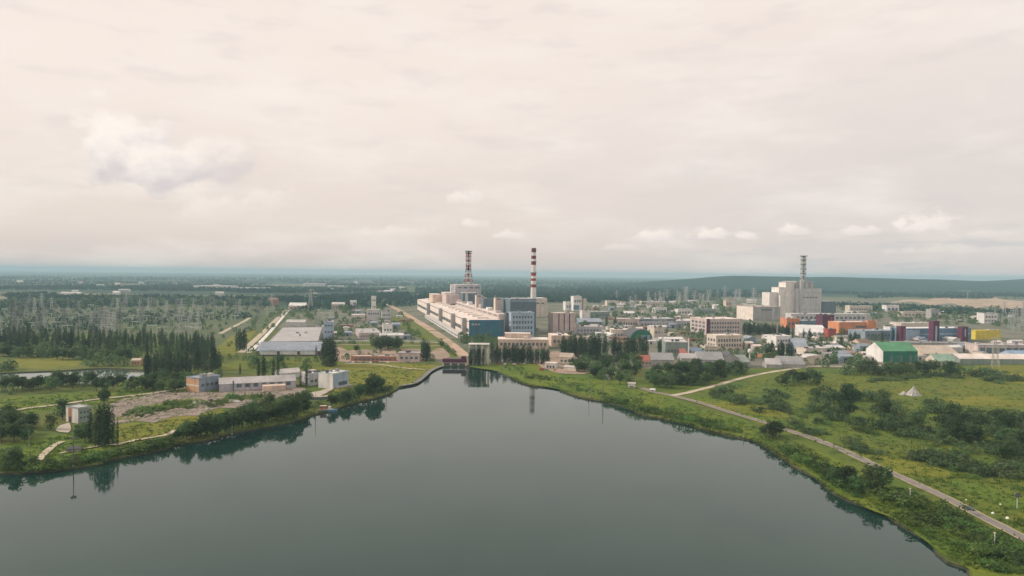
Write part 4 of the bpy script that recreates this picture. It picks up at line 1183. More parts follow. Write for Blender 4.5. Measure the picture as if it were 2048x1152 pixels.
# ------------------------------------------------------------------ pylons
def pylon_meshes(H, bw, k):
    body = MB(); n = 6
    def hw(z): return bw * (1 - z / H) ** 1.1 + .55
    lv = [H * (1 - (1 - i / n) ** 1.15) for i in range(n + 1)]
    cs = ((-1, -1), (1, -1), (1, 1), (-1, 1))
    for z0, z1 in zip(lv, lv[1:]):
        a, b_ = hw(z0), hw(z1)
        for j in range(4):
            c, d = cs[j], cs[(j + 1) % 4]
            body.tube((c[0] * a, c[1] * a, z0), (c[0] * b_, c[1] * b_, z1), k, n=3, cap=False)
            body.tube((c[0] * a, c[1] * a, z0), (d[0] * b_, d[1] * b_, z1), k * .6, n=3, cap=False)
            body.tube((d[0] * a, d[1] * a, z0), (c[0] * b_, c[1] * b_, z1), k * .6, n=3, cap=False)
            body.tube((c[0] * b_, c[1] * b_, z1), (d[0] * b_, d[1] * b_, z1), k * .6, n=3, cap=False)
    arms = []
    for f, L in ((.66, 8), (.8, 6.5), (.94, 5)):
        m = MB(); z = H * f
        for sg in (-1, 1):
            for y in (-.6, .6):
                m.tube((0, y, z), (sg * L, 0, z + .2), k * .8, n=3, cap=False); m.tube((0, y, z + 1.6), (sg * L, 0, z + .3), k * .7, n=3, cap=False)
            m.tube((sg * L, 0, z + .2), (sg * L, 0, z - 2), k * .6, n=3)
        arms.append(m)
    return body, arms


PYL = []
for H, bw, kk, mm in ((36, 3.4, .19, 'steel'), (46, 4.4, .25, 'steel_dark'), (30, 2.8, .2, 'steel_pale')):
    b_, arms = pylon_meshes(H, bw, kk)
    PYL.append((H, b_.mesh('lattice_body', mm), [a.mesh('crossarm', mm) for a in arms]))


def pylon(x, y, hpx, kind, label, group, rot=None):
    p = G(x, y); H, b_, arms = PYL[kind]; s = hpx * scale_at(p) / H
    t = thing('lattice_pylon', label, 'pylon', p, rad(R.uniform(-30, 30)) if rot is None else rot, group); t.scale = (s, s, s)
    link('lattice_body', b_, t)
    for a in arms: link('crossarm', a, t)
    return t


g = 'lattice pylons standing in the switchyard'
for i in range(105):
    x = R.uniform(-20, 545); y = R.uniform(612, 668)
    if x > 430 and y > 640: continue
    pylon(x, y, R.uniform(22, 44) * (y - 535) / 105, R.choice([0, 0, 2]), 'grey lattice pylon among many in the switchyard beyond the poplar belt', g)
for x, y, h in ((26, 662, 62), (41, 664, 58), (78, 660, 50), (208, 662, 54), (240, 664, 48), (128, 660, 46), (62, 648, 44)):
    pylon(x, y, h, 1, 'tall dark lattice pylon at the near edge of the switchyard', 'tall dark pylons of the switchyard')
for x, y, h, k, lab in ((637, 660, 42, 2, 'pale slim pylon right of the pale barrel shed'), (661, 655, 36, 2, 'pale slim pylon nearest the tall white topped switch house'), (621, 622, 44, 2, 'pale pylon against dark trees beyond the pink shed'),
                        (486, 690, 45, 2, 'pale pylon beside the pair of dark poplars'), (155, 715, 24, 2, 'small pale pylon at the end of the yellow meadow'), (1204, 690, 36, 2, 'pale pylon rising from the dark poplar group'),
                        (1320, 690, 62, 2, 'pale pylon in the middle of the plant, near the green arch'), (1206, 712, 40, 2, 'pale pylon in the trees behind the lakeside yard'), (1990, 735, 60, 2, 'slim pale pylon at the grey green barn'), (2032, 662, 50, 2, 'pale pylon on the plain right of the white two storey house')):
    pylon(x, y, h, k, lab, None)
for i in range(40):
    x = R.uniform(1225, 1525); y = R.uniform(600, 618)
    pylon(x, y, R.uniform(18, 32), 2, 'thin pale pylon on the bare field beyond the plant', 'thin pale pylons on the bare field beyond the plant')
for i in range(12):
    x = R.uniform(1985, 2060); y = R.uniform(632, 660)
    pylon(x, y, R.uniform(20, 34), 2, 'thin pale pylon near the white house on the right plain', 'thin pale pylons on the right plain')
# low steel portals of the switchyard
pm = MB()
pm.tube((0, 0, 0), (0, 0, 11), .45, .22, n=4)
pm_m = pm.mesh('post', 'steel_pale')
bm_ = MB(); bm_.box(-10, -.4, 11.01, 10, .4, 11.9); beam_m = bm_.mesh('beam', 'steel_pale')
for i in range(60):
    x = R.uniform(0, 520); y = R.uniform(618, 672)
    if x > 400 and y > 650: continue
    t = thing('steel_portal', 'low steel portal among many under the switchyard pylons', 'portal', G(x, y), rad(R.choice([-20, -17, 70])), 'low steel portals of the switchyard')
    for px_ in (-9, 0, 9): link('post', pm_m, t).location = (px_, 0, 0)
    link('beam', beam_m, t)

# ------------------------------------------------------------------ clutter of the plant: sheds, parked cars, lamp posts
SH = []
for L, W2, H2, wl, rf in ((14, 8, 4.5, 'white', 'pale'), (20, 9, 5, 'cream', 'grey'), (9, 7, 6, 'pinkish', 'pinkwhite'), (26, 10, 6.5, 'palewall', 'white'), (12, 9, 8, 'greyblue', 'bluegrey'), (16, 8, 4, 'brick', 'brown')):
    m1 = MB(); m1.prism([(0, 0), (W2, 0), (W2, H2 * .75), (W2 / 2, H2), (0, H2 * .75)], 0, L, 'x')
    m2 = MB(); sl = H2 * .25 / (W2 / 2)
    m2.prism([(-.4, H2 * .75 - .4 * sl + .01), (W2 / 2, H2 + .01), (W2 / 2, H2 + .31), (-.4, H2 * .75 - .4 * sl + .31)], -.4, L + .4, 'x')
    m2.prism([(W2 + .4, H2 * .75 - .4 * sl + .01), (W2 / 2, H2 + .01), (W2 / 2, H2 + .31), (W2 + .4, H2 * .75 - .4 * sl + .31)], -.4, L + .4, 'x')
    m3 = MB(); m3.box(L * .3, -.1, 0, L * .3 + 3, .08, H2 * .55)
    SH.append((m1.mesh('wall', 'wall_' + wl), m2.mesh('roof', 'roof_' + rf), m3.mesh('door', 'door_dark')))


def shed(x, y, k, s, label, group):
    t = thing('shed', label, 'shed', G(x, y), rad(R.choice([13, 13, 13, 103, 4])), group); t.scale = (s, s, s)
    for nm, me in zip(('wall', 'roof', 'door'), SH[k]): link(nm, me, t)


def spots(n, x0, x1, y0, y1, sep):
    out = []; tr = 0
    while len(out) < n and tr < n * 60:
        tr += 1; x, y = R.uniform(x0, x1), R.uniform(y0, y1)
        if all(abs(x - a) > sep * 2 or abs(y - q) > sep * .6 for a, q in out): out.append((x, y))
    return out


for (x0, x1, y0, y1, n, lab, grp) in ((1180, 1400, 604, 690, 92, 'small shed squeezed between the stores in the middle of the plant', 'small sheds in the middle of the plant'),
                                      (1490, 1760, 678, 730, 40, 'small shed in the yards left of the green hall', 'small sheds left of the green hall'),
                                      (1780, 2048, 686, 722, 26, 'small shed on the yards below the pale blue hall', 'small sheds below the pale blue hall'),
                                      (640, 810, 620, 680, 24, 'small shed among the service buildings left of the hall road', 'small sheds left of the hall road'),
                                      (1690, 2040, 612, 650, 24, 'small shed on the green plain behind the coloured complex', 'small sheds behind the coloured complex')):
    for x, y in spots(n, x0, x1, y0, y1, 6): shed(x, y, R.randrange(6), R.uniform(.8, 1.5), lab, grp)

cm = MB(); cm.prism([(-2.2, .3), (2.2, .3), (2.25, .8), (1.2, .95), (.5, 1.45), (-1.4, 1.45), (-2.0, .95), (-2.25, .9)], -.86, .86, 'y')
for x in (-1.35, 1.35):
    for y in (-.8, .8): cm.tube((x, y - .1, .33), (x, y + .1, .33), .33, None, 8, 1)
CARS = [cm.mesh('small_car', [m, 'rubber']) for m in ('white_paint', 'steel_dark', 'red_paint', 'steel')]
for x0, x1, y0, y1, n, lab, grp in ((985, 1095, 727.5, 730, 16, 'small car parked along the promenade behind the poplar row', 'cars parked along the promenade'), (1080, 1160, 728, 742, 14, 'small car parked in the lakeside yard', 'cars parked in the lakeside yard'),
                                    (690, 830, 724, 726.5, 14, 'small car parked before the brick yard', 'cars parked before the brick yard')):
    for i in range(n):
        o = link('small_car', R.choice(CARS)); o.location = G(R.uniform(x0, x1), R.uniform(y0, y1)); o.rotation_euler = (0, 0, R.uniform(-.2, .2) + R.choice([0, 1.57])); tag(o, lab, 'car', grp)
lp = MB(); lp.tube((0, 0, 0), (0, 0, 9), .12, .08, 5); lpm = lp.mesh('pole', 'steel')
lh = MB(); lh.box(-.2, -1.6, 9.003, .2, .1, 9.2); lhm = lh.mesh('lamp_head', 'steel_pale')
for x, y in spots(40, 960, 1960, 640, 728, 14):
    t = thing('street_lamp', 'slim street lamp standing among the yards of the plant', 'street lamp', G(x, y), R.uniform(0, 6), 'street lamps of the plant')
    link('pole', lpm, t); link('lamp_head', lhm, t)

# pipe racks across the yards
for x0, y0, x1, y1, lab in ((1190, 664, 1330, 668, 'long pipe rack crossing the middle of the plant'), (640, 688, 880, 689, 'silver pipe rack along the pale road left of the hall'), (1500, 650, 1570, 676, 'pipe rack slanting past the dark hedge'),
                            (1620, 700, 1760, 690, 'pipe rack across the brown yard before the orange hall'), (1800, 700, 1990, 698, 'long pipe rack in front of the grey shelter row')):
    p, q = G(x0, y0), G(x1, y1); L = (q - p).length
    t = thing('pipe_rack', lab, 'pipeline', p, math.atan2(q.y - p.y, q.x - p.x))
    for k in range(3):
        mb = MB(); mb.tube((0, k * .9, 4.6), (L, k * .9, 4.6), .38, None, 6); mb.build('pipe', ['steel_pale', 'steel', 'wall_white'][k], t)
    for k in range(min(40, int(L / 12) + 1)):
        mb = MB(); xx = k * 12; mb.box(xx - .2, -.5, 0, xx + .2, -.2, 4.19); mb.box(xx - .2, 2.0, 0, xx + .2, 2.3, 4.19); mb.box(xx - .2, -.5, 3.9, xx + .2, 2.3, 4.193)
        mb.build('support', 'steel', t)

rr = random.Random(8)
for i in range(9):
    x, y = 250 + i * 36 + rr.uniform(-10, 10), 838 - i * 5.5 + rr.uniform(-14, 6)
    mb = MB(); L1, W1, H1 = rr.uniform(4, 9), rr.uniform(2.5, 4.5), rr.uniform(1.0, 2.2); n = 14; prev = None
    for f, z in ((1, -.1), (.8, .45), (.5, .8), (.15, 1)):
        ring = [(math.cos(2 * math.pi * k / n) * L1 * f * rr.uniform(.75, 1.2), math.sin(2 * math.pi * k / n) * W1 * f * rr.uniform(.75, 1.2), z * H1 * rr.uniform(.8, 1.2)) for k in range(n)]
        if prev:
            for k in range(n): mb.quad(prev[k], prev[(k + 1) % n], ring[(k + 1) % n], ring[k])
        prev = ring
    mb.poly(prev)
    o = mb.build('rubble_heap', rr.choice(['rubble', 'sandheap', 'rubbleyard'])); o.location = G(x, y); o.rotation_euler = (0, 0, rr.uniform(-.4, .6))
    tag(o, 'low rubble heap in the yard above the left bank', 'rubble heap', 'low heaps of the rubble yard')
# ================================================================== trees
def leaf(mb, c, nrm, s, rr):
    n = (Vector(nrm) + Vector((rr.gauss(0, .45), rr.gauss(0, .45), rr.gauss(0, .45) + .15))).normalized()
    a = n.orthogonal().normalized(); a.rotate(Matrix.Rotation(rr.uniform(0, 6.28), 3, n)); b = n.cross(a)
    l, w = s * rr.uniform(.7, 1.3), s * rr.uniform(.45, .85)
    c = Vector(c)
    mb.quad(c - a * l * .5, c + b * w * .5 - n * s * .12, c + a * l * .5, c - b * w * .5 - n * s * .12)


def clump_crown(rr, blobs, per, s):
    mb = MB()
    for c, r, sq in blobs:
        for i in range(int(per * r * r)):
            while True:
                d = Vector((rr.gauss(0, 1), rr.gauss(0, 1), rr.gauss(0, 1)))
                if d.length > .01: break
            d.normalize()
            if d.z < -.5 and rr.random() < .6: continue
            f = rr.uniform(.72, 1.08)
            leaf(mb, (c[0] + d.x * r * f, c[1] + d.y * r * f, c[2] + d.z * r * f * sq), d, s, rr)
    return mb


def trunk_mesh(rr, h, r, limbs, reach, lift=.5):
    mb = MB()
    pts = [Vector((0, 0, -.3))]
    for i in range(1, 5): pts.append(Vector((rr.uniform(-.03, .03) * h, rr.uniform(-.03, .03) * h, h * i / 4)))
    for i in range(4): mb.tube(pts[i], pts[i + 1], r * (1 - .2 * i), r * (.8 - .2 * i) + .02, 6, cap=False)
    for k in range(limbs):
        a = 2 * math.pi * k / limbs + rr.uniform(-.4, .4); z = h * rr.uniform(.35, .8)
        e = Vector((math.cos(a) * reach * rr.uniform(.6, 1), math.sin(a) * reach * rr.uniform(.6, 1), z + reach * lift * rr.uniform(.6, 1.3)))
        mb.tube((0, 0, z), e, r * .35, r * .1, 4, cap=False)
    return mb.mesh('trunk', 'bark')


KIND = {}
rr = random.Random(5)
# poplars: 20 m columns
L_ = []
for v in range(4):
    blobs = []; H = 20
    nb = 26
    for i in range(nb):
        t_ = (i + .5) / nb; z = 1.0 + t_ * 18.6
        wd = (1.9, 2.3, 1.6, 2.6)[v] * (math.sin(math.pi * min(1, (t_ * .80 + .18))) ** .6)
        a = i * 2.4 + rr.random()
        blobs.append(((math.cos(a) * wd * .55, math.sin(a) * wd * .55, z), max(.5, wd * .72), 1.7))
    L_.append((trunk_mesh(rr, 15, .32, 5, 1.0, 1.5), clump_crown(rr, blobs, 20, .95).mesh('crown', 'leaf_poplar')))
KIND['poplar'] = (20, L_)
# broad crowned trees: 12 m
L_ = []
for v in range(6):
    blobs = []
    wx = (4.2, 5.0, 3.6, 4.6, 5.4, 3.4)[v]; zc = (6.0, 5.6, 6.4, 5.8, 5.4, 6.6)[v]; zr = (5.3, 5.0, 5.2, 5.3, 4.9, 5.2)[v]
    for i in range(30):
        d = Vector((rr.gauss(0, 1), rr.gauss(0, 1), rr.gauss(0, 1))).normalized() * rr.uniform(.45, .95)
        r = rr.uniform(1.0, 1.9)
        blobs.append(((d.x * (wx - r * .5), d.y * (wx - r * .5), zc + d.z * (zr - r * .6)), r, .85))
    L_.append((trunk_mesh(rr, 5.5, .26, 6, 2.6), clump_crown(rr, blobs, 17, .85).mesh('crown', 'leaf_broad')))
KIND['tree'] = (11.5, L_)
# shrubs: 4 m
for key, m in (('bush', 'leaf_bush'), ('scrub', 'leaf_scrub')):
    L_ = []
    for v in range(5):
        blobs = []
        wx = rr.uniform(1.9, 3.0)
        for i in range(15):
            a = rr.uniform(0, 6.28); q = rr.random() ** .5 * wx
            r = rr.uniform(.6, 1.15); blobs.append(((math.cos(a) * q, math.sin(a) * q, rr.uniform(.5, 3.1) * (1 - .45 * q / wx)), r, .9))
        L_.append((trunk_mesh(rr, 2.0, .09, 5, 1.4), clump_crown(rr, blobs, 30, .55).mesh('crown', m)))
    KIND[key] = (4.0, L_)
COUNT = {}


CAP = {'poplar': 295, 'tree': 295, 'bush': 225, 'scrub': 290}
WANT = []


def plant(kind, name, label, cat, x, y, hpx, group=None, wide=1.0):
    p = G(x, y)
    if in_poly(p, LAKE) or in_poly(p, POND): return None
    if 1790 < x < 1856 and 770 < y < 836: return None      # open grass round the sand heap
    WANT.append((hpx * (100 if group is None else 1), len(WANT), kind, name, label, cat, p, hpx, group, wide))
    return True


def grow():
    """The largest of each kind become things; the smallest beyond the cap form one mass."""
    mass = MB(); rr = random.Random(77)
    for kind in CAP:
        ws = sorted([w for w in WANT if w[2] == kind], key=lambda w: (-w[0], w[1])); H, vs = KIND[kind]
        for i, (_, _, _, name, label, cat, p, hpx, group, wide) in enumerate(ws):
            s = hpx * scale_at(p) / H; sw = s * wide * R.uniform(.88, 1.12)
            if i < CAP[kind]:
                t = thing(name, label, cat, p, R.uniform(0, 6.28), group); t.scale = (sw, sw, s)
                tm, cm_ = R.choice(vs)
                link('trunk' if kind in ('poplar', 'tree') else 'stem', tm, t); link('crown', cm_, t)
            else:
                h = H * s; r = h * .36 * wide
                for q in range(60):
                    a = rr.uniform(0, 6.28); z = rr.uniform(.05, 1); rd = r * (math.sin(math.pi * min(.97, z * .8 + .17)) ** .6) * rr.uniform(.7, 1.08)
                    leaf(mass, (p.x + math.cos(a) * rd, p.y + math.sin(a) * rd, h * z), (math.cos(a), math.sin(a), .5), r * .55, rr)
        COUNT[kind] = len(ws)
    o = mass.build('small_trees', 'leaf_broad'); o['kind'] = 'stuff'
    print('PLANTS', COUNT)


def row(kind, name, label, cat, line, n, h, group, jx=3, jy=2, wide=1.0):
    """n plants along a polyline of photo positions."""
    seg = [math.hypot(b[0] - a[0], b[1] - a[1]) for a, b in zip(line, line[1:])]
    T = sum(seg)
    for i in range(n):
        d = T * (i + .5) / n; k = 0
        while d > seg[k] and k < len(seg) - 1: d -= seg[k]; k += 1
        f = d / seg[k]; a, b = line[k], line[k + 1]
        x = a[0] + (b[0] - a[0]) * f + R.uniform(-jx, jx); y = a[1] + (b[1] - a[1]) * f + R.uniform(-jy, jy)
        plant(kind, name, label, cat, x, y, R.uniform(*h), group, wide)


def area(kind, name, label, cat, poly, n, h, group, wide=1.0, near=0):
    xs = [p[0] for p in poly]; ys = [p[1] for p in poly]; k = 0; tries = 0
    while k < n and tries < n * 40:
        tries += 1
        x, y = R.uniform(min(xs), max(xs)), R.uniform(min(ys), max(ys))
        if not in_poly((x, y), poly): continue
        hh = R.uniform(*h)
        if near: hh *= (y - 548) / near
        if plant(kind, name, label, cat, x, y, hh, group, wide): k += 1


POP = dict(kind='poplar', name='poplar', cat='tree')
# poplar belts
row(label='dark poplar in the long belt between switchyard and pond', line=[(-10, 700), (120, 702), (260, 704), (330, 706)], n=46, h=(30, 44), group='poplars of the long belt beyond the pond', jy=4, **POP)
row(label='dark poplar in the back row of the belt, against the switchyard', line=[(-10, 684), (150, 686), (300, 688), (430, 694)], n=60, h=(20, 36), group='poplars in the back row of the belt', jy=4, **POP)
row(label='tall dark poplar in the dense stand right of the pond', line=[(272, 752), (300, 748), (350, 748), (400, 748), (440, 742)], n=30, h=(36, 60), group='tall poplars right of the pond', jy=9, **POP)
row(label='dark poplar behind the dense stand, below the yellow field', line=[(330, 716), (380, 716), (430, 712)], n=16, h=(36, 50), group='poplars behind the dense stand', jy=4, **POP)
for x, y, h in ((181, 886, 70), (190, 892, 82), (199, 893, 88), (208, 893, 90), (217, 892, 86), (226, 890, 80)):
    plant('poplar', 'poplar', 'tall poplar in the tight clump at the nearest left bank', 'tree', x, y, h, 'tight clump of tall poplars at the left bank', .8)
plant('poplar', 'poplar', 'shortest brown tinged poplar on the edge of the lakeside clump', 'tree', 235, 893, 62, None, .6)
for x, y, h in ((473, 700, 42), (479, 701, 45), (488, 701, 46)):
    plant('poplar', 'poplar', 'dark poplar of the small group left of the pipeline road', 'tree', x, y, h, 'small poplar group left of the pipeline road', 1.0)
for x, y, h in ((647, 730, 50), (653, 732, 58), (660, 733, 62), (667, 731, 52)):
    plant('poplar', 'poplar', 'big dark poplar of the clump at the brick yard corner', 'tree', x, y, h, 'big poplar clump at the brick yard', 1.3)
for x, y, h, lab in ((517, 756, 42, 'broad dark poplar behind the middle of the grey factory shed'), (527, 757, 48, 'second broad poplar behind the grey factory shed, slightly taller'), (547, 757, 48, 'narrow poplar right of the broad pair behind the shed'),
                     (556, 757, 44, 'narrow poplar, second right of the broad pair'), (601, 773, 40, 'left narrow poplar before the pale grey block'), (613, 773, 42, 'right narrow poplar before the pale grey block'),
                     (480, 750, 24, 'short poplar behind the left part of the grey shed'), (646, 772, 36, 'narrow poplar just left of the white cube boathouse'), (632, 718, 28, 'small poplar at the right end of the windowed front building')):
    plant('poplar', 'poplar', lab, 'tree', x, y, h, None, .85)
for x, y, h in ((846, 721, 42), (851, 722, 45), (856, 722, 42)):
    plant('poplar', 'poplar', 'dark slate poplar of the trio left of the sluice gate', 'tree', x, y, h, 'poplar trio left of the sluice gate', 1.15)
row(label='dark poplar in the even row along the lakeside promenade', line=[(980, 724), (1040, 726), (1098, 728)], n=20, h=(30, 40), group='even row of poplars along the promenade', jx=1.5, jy=1.5, wide=1.3, **POP)
for x, y, h in ((941, 731, 36), (950, 732, 40), (957, 732, 42), (966, 732, 36)):
    plant('poplar', 'poplar', 'dark poplar standing between the pillars of the pump house', 'tree', x, y, h, 'poplars before the pump house', 1.0)
row(label='dark poplar in the thick group right of the peach hall', line=[(1128, 716), (1150, 712), (1180, 716), (1210, 716)], n=22, h=(34, 54), group='thick poplar group right of the peach hall', jy=6, wide=1.2, **POP)
row(label='dark poplar in the row below the green arch', line=[(1222, 712), (1250, 712), (1280, 712), (1295, 710)], n=16, h=(32, 44), group='poplars below the green arch', jy=4, wide=1.1, **POP)
row(label='dark poplar of the clipped dark hedge row before the reactor', line=[(1490, 668), (1530, 670), (1580, 674)], n=24, h=(20, 26), group='dark hedge row before the reactor', jy=1, wide=1.5, **POP)
row(label='dark poplar in front of the white and blue block', line=[(1532, 716), (1555, 716), (1585, 715)], n=14, h=(24, 38), group='poplars before the white and blue block', jy=3, wide=1.1, **POP)
for x, y, h, lab in ((1213, 656, 26, 'left poplar of the dark pair right of the slate blue hall'), (1230, 656, 24, 'right poplar of the dark pair right of the slate blue hall'), (1319, 706, 28, 'poplar just left of the long grey green flat building'),
                     (1333, 708, 26, 'poplar against the front of the long grey green flat building'), (1417, 690, 20, 'small poplar below the pink office block'), (1445, 698, 26, 'poplar before the cream office building'),
                     (1487, 700, 20, 'poplar at the right end of the cream office building'), (1585, 678, 26, 'poplar at the end of the clipped dark hedge'), (1607, 680, 24, 'broad poplar, left of the pair before the white gabled hall'),
                     (1619, 684, 28, 'broad poplar, right of the pair before the white gabled hall'), (1641, 706, 40, 'tall poplar below the maroon cube tower'), (1683, 700, 30, 'pointed poplar right of the tall one below the maroon cube'),
                     (1700, 692, 30, 'left tree of the broad dark group before the orange hall'), (1710, 694, 32, 'middle tree of the broad dark group before the orange hall'), (1718, 693, 28, 'right tree of the broad dark group before the orange hall'),
                     (1764, 690, 30, 'dark poplar left of the green hall roof'), (1785, 686, 32, 'dark poplar behind the green hall roof')):
    plant('poplar', 'poplar', lab, 'tree', x, y, h, None, 1.25)

TR = dict(kind='tree', name='broadleaf_tree', cat='tree')
BU = dict(kind='bush', name='bush', cat='bush')
SC = dict(kind='scrub', name='scrub_bush', cat='shrub')
# left bank
row(label='dark round tree in the thicket between pond and track', line=[(0, 790), (60, 782), (130, 772), (200, 776), (260, 778), (330, 772)], n=40, h=(20, 36), group='thicket between pond and track', jy=7, wide=1.1, **TR)
row(label='dark round tree behind the yellow meadow', line=[(0, 716), (60, 714), (110, 716), (170, 718), (260, 720)], n=24, h=(20, 32), group='trees behind the yellow meadow', jy=4, wide=1.15, **TR)
row(label='leafy tree at the far side of the pond', line=[(0, 742), (30, 740)], n=5, h=(14, 24), group='trees at the far side of the pond', jy=2, wide=1.2, **TR)
row(label='leafy olive tree between the yellow meadow and the orange house', line=[(165, 733), (215, 730), (255, 731)], n=9, h=(14, 24), group='olive trees beside the yellow meadow', jy=2, wide=1.2, **TR)
area(label='dark tree of the grove left of the small white house', poly=[(-10, 840), (30, 846), (100, 858), (120, 876), (60, 888), (-10, 888)], n=18, h=(28, 46), group='grove left of the small white house', wide=1.2, **TR)
for x, y, h, lab in ((28, 938, 42, 'broad olive tree, second from the left end of the near bank'), (66, 938, 30, 'low leafy tree at the waterline of the near left bank'), (100, 934, 26, 'small tree where the near left path meets the water'), (125, 838, 44, 'dark tree just left of the small white house'), (14, 930, 46, 'olive tree at the left end of the near bank'), (170, 884, 46, 'leafy tree at the left foot of the tall poplar clump'), (156, 876, 30, 'low spreading tree below the small white house'),
                     (208, 812, 40, 'dark tree behind the tall poplar clump'), (747, 792, 52, 'big round dark tree at the water edge below the yellow field'), (757, 786, 40, 'dark tree tucked against the big round one'), (736, 791, 30, 'lower tree left of the big round lakeside tree'),
                     (785, 784, 28, 'low dark tree right of the big round lakeside tree'), (320, 788, 30, 'round tree at the corner of the rubble yard'), (345, 784, 34, 'dark tree left of the orange brick end'),
                     (655, 734, 24, 'round bushy tree at the foot of the brick yard poplars'), (712, 705, 16, 'small dark tree behind the brick yard sheds'), (430, 772, 16, 'tree behind the grey workshop with the orange end'),
                     (883, 694, 16, 'round tree by the hall road'), (1545, 876, 40, 'big roadside bush tree where the lane meets the shore'), (1530, 872, 30, 'paler tree on the left of the big roadside bush tree'), (1558, 872, 34, 'darkest tree on the right of the big roadside bush tree'),
                     (1746, 986, 66, 'big round tree between road and water'), (1766, 978, 50, 'tree leaning right on the big round roadside tree'), (1694, 974, 50, 'dense dark green tree left of the big round roadside tree'), (1668, 966, 38, 'low dark tree on the left of the dense dark green one'), (1716, 986, 42, 'tree between the dense dark one and the big round one'),
                     (2040, 1140, 40, 'dark tree at the bottom right corner'), (2005, 1118, 26, 'dark bushy tree below the cream post')):
    plant('tree', 'broadleaf_tree', lab, 'tree', x, y, h, None, 1.15)
row(label='dark lakeside tree in the thick bank left of the boat', line=[(352, 884), (400, 874), (455, 862), (500, 850), (560, 838), (610, 826)], n=34, h=(28, 50), group='thick bank of trees left of the boat', jy=5, wide=1.15, **TR)
row(label='leafy tree in the second rank above the lakeside bank', line=[(470, 838), (520, 828), (580, 816), (625, 808)], n=12, h=(24, 38), group='second rank of lakeside trees', jy=4, wide=1.15, **TR)
row(label='lakeside tree on the bank between boathouse and big round tree', line=[(664, 812), (690, 805), (720, 798)], n=10, h=(20, 32), group='trees between boathouse and round tree', jy=4, wide=1.2, **TR)
area(label='tree scattered around the low houses behind the grey shed', poly=[(440, 730), (520, 722), (640, 728), (620, 745), (470, 752)], n=16, h=(14, 26), group='trees behind the grey shed', wide=1.1, **TR)
row(label='tree along the ditch below the windowed front building', line=[(430, 722), (500, 718), (560, 724), (640, 722)], n=12, h=(8, 16), group='trees along the ditch', jy=4, wide=1.3, **TR)
row(label='dark tree of the group behind the brick yard', line=[(752, 700), (775, 698), (800, 700)], n=10, h=(16, 34), group='dark trees behind the brick yard', jy=3, wide=1.1, **TR)
row(label='small round tree on the verge of the hall road', line=[(660, 666), (672, 664), (684, 672)], n=5, h=(14, 22), group='trees by the white topped switch house', jy=4, wide=1.2, **TR)
row(label='hedge tree along the pinkish hall road', line=[(880, 690), (895, 703), (912, 714)], n=7, h=(9, 14), group='hedge along the hall road', jx=2, jy=2, wide=1.4, **TR)
area(label='dark tree filling the belt between switchyard and pond', poly=[(-10, 692), (430, 697), (440, 738), (300, 742), (262, 722), (-10, 712)], n=90, h=(14, 26), group='trees filling the long belt', wide=1.2, **TR)
area(label='dark tree in the open ground above the rubble yard', poly=[(300, 765), (440, 748), (440, 765), (360, 785), (300, 788)], n=16, h=(16, 30), group='trees above the rubble yard', wide=1.2, **TR)
area(label='tree on the far green plain beyond the switchyard', poly=[(-10, 596), (540, 596), (540, 612), (-10, 618)], n=130, h=(6, 11), group='trees beyond the switchyard', wide=1.6, **TR)
# plant
area(label='round tree among the yard buildings by the meadow', poly=[(1120, 745), (1180, 725), (1290, 720), (1290, 765), (1240, 770), (1170, 752)], n=54, h=(15, 30), group='trees around the lakeside yard', wide=1.2, **TR)
area(label='leafy tree in the thicket above the road junction', poly=[(1290, 765), (1330, 745), (1400, 742), (1500, 742), (1490, 752), (1420, 768), (1360, 778), (1310, 778)], n=66, h=(18, 34), group='thicket above the road junction', wide=1.25, **TR)
row(label='tree in the dark band in front of the green hall', line=[(1680, 745), (1720, 748), (1780, 748), (1850, 748), (1925, 750)], n=28, h=(16, 34), group='dark band of trees before the green hall', jy=5, wide=1.3, **TR)
area(label='tree standing between the low stores of the plant', poly=[(1230, 648), (1340, 632), (1480, 640), (1500, 720), (1340, 712), (1250, 660)], n=26, h=(10, 18), group='trees between the low stores', wide=1.3, **TR)
area(label='tree in the yard left of the green hall', poly=[(1500, 732), (1530, 712), (1650, 708), (1740, 712), (1740, 732), (1600, 732)], n=18, h=(12, 22), group='trees in the yard left of the green hall', wide=1.3, **TR)
area(label='small tree among the houses far right of the hall', poly=[(1210, 640), (1230, 612), (1390, 606), (1460, 622), (1400, 634)], n=28, h=(8, 15), group='trees among the far houses', wide=1.5, **TR)
area(label='tree of the green strip behind the coloured complex', poly=[(1690, 640), (1790, 634), (1960, 640), (1960, 650), (1750, 650)], n=22, h=(6, 11), group='trees behind the coloured complex', wide=1.6, **TR)

area(label='small tree in the plant grounds', poly=[(1100, 640), (1230, 612), (1480, 606), (1500, 640), (1560, 700), (1500, 735), (1300, 730), (1120, 700)], n=190, h=(6, 14), group='small trees of the plant grounds', wide=1.6, **TR)
area(label='small tree on the right plant yards', poly=[(1560, 690), (1700, 668), (1800, 690), (1740, 735), (1540, 735)], n=90, h=(7, 15), group='small trees of the right yards', wide=1.5, **TR)
area(label='small tree among the service buildings left of the hall road', poly=[(640, 625), (780, 612), (830, 640), (860, 690), (640, 690)], n=110, h=(5, 13), group='small trees left of the hall road', wide=1.5, **TR)
area(label='small tree on the green plain behind the coloured complex', poly=[(1680, 615), (2050, 620), (2050, 655), (1700, 640)], n=110, h=(5, 10), group='small trees behind the coloured complex', wide=1.7, **TR)
area(label='small tree at the foot of the blue end wall', poly=[(922, 684), (1000, 682), (1000, 698), (925, 694)], n=26, h=(11, 20), group='trees at the foot of the blue wall', wide=1.3, **TR)
area(label='small tree in the switchyard', poly=[(0, 620), (400, 606), (540, 616), (500, 660), (420, 690), (0, 672)], n=130, h=(4, 9), group='small trees in the switchyard', wide=1.6, **TR)
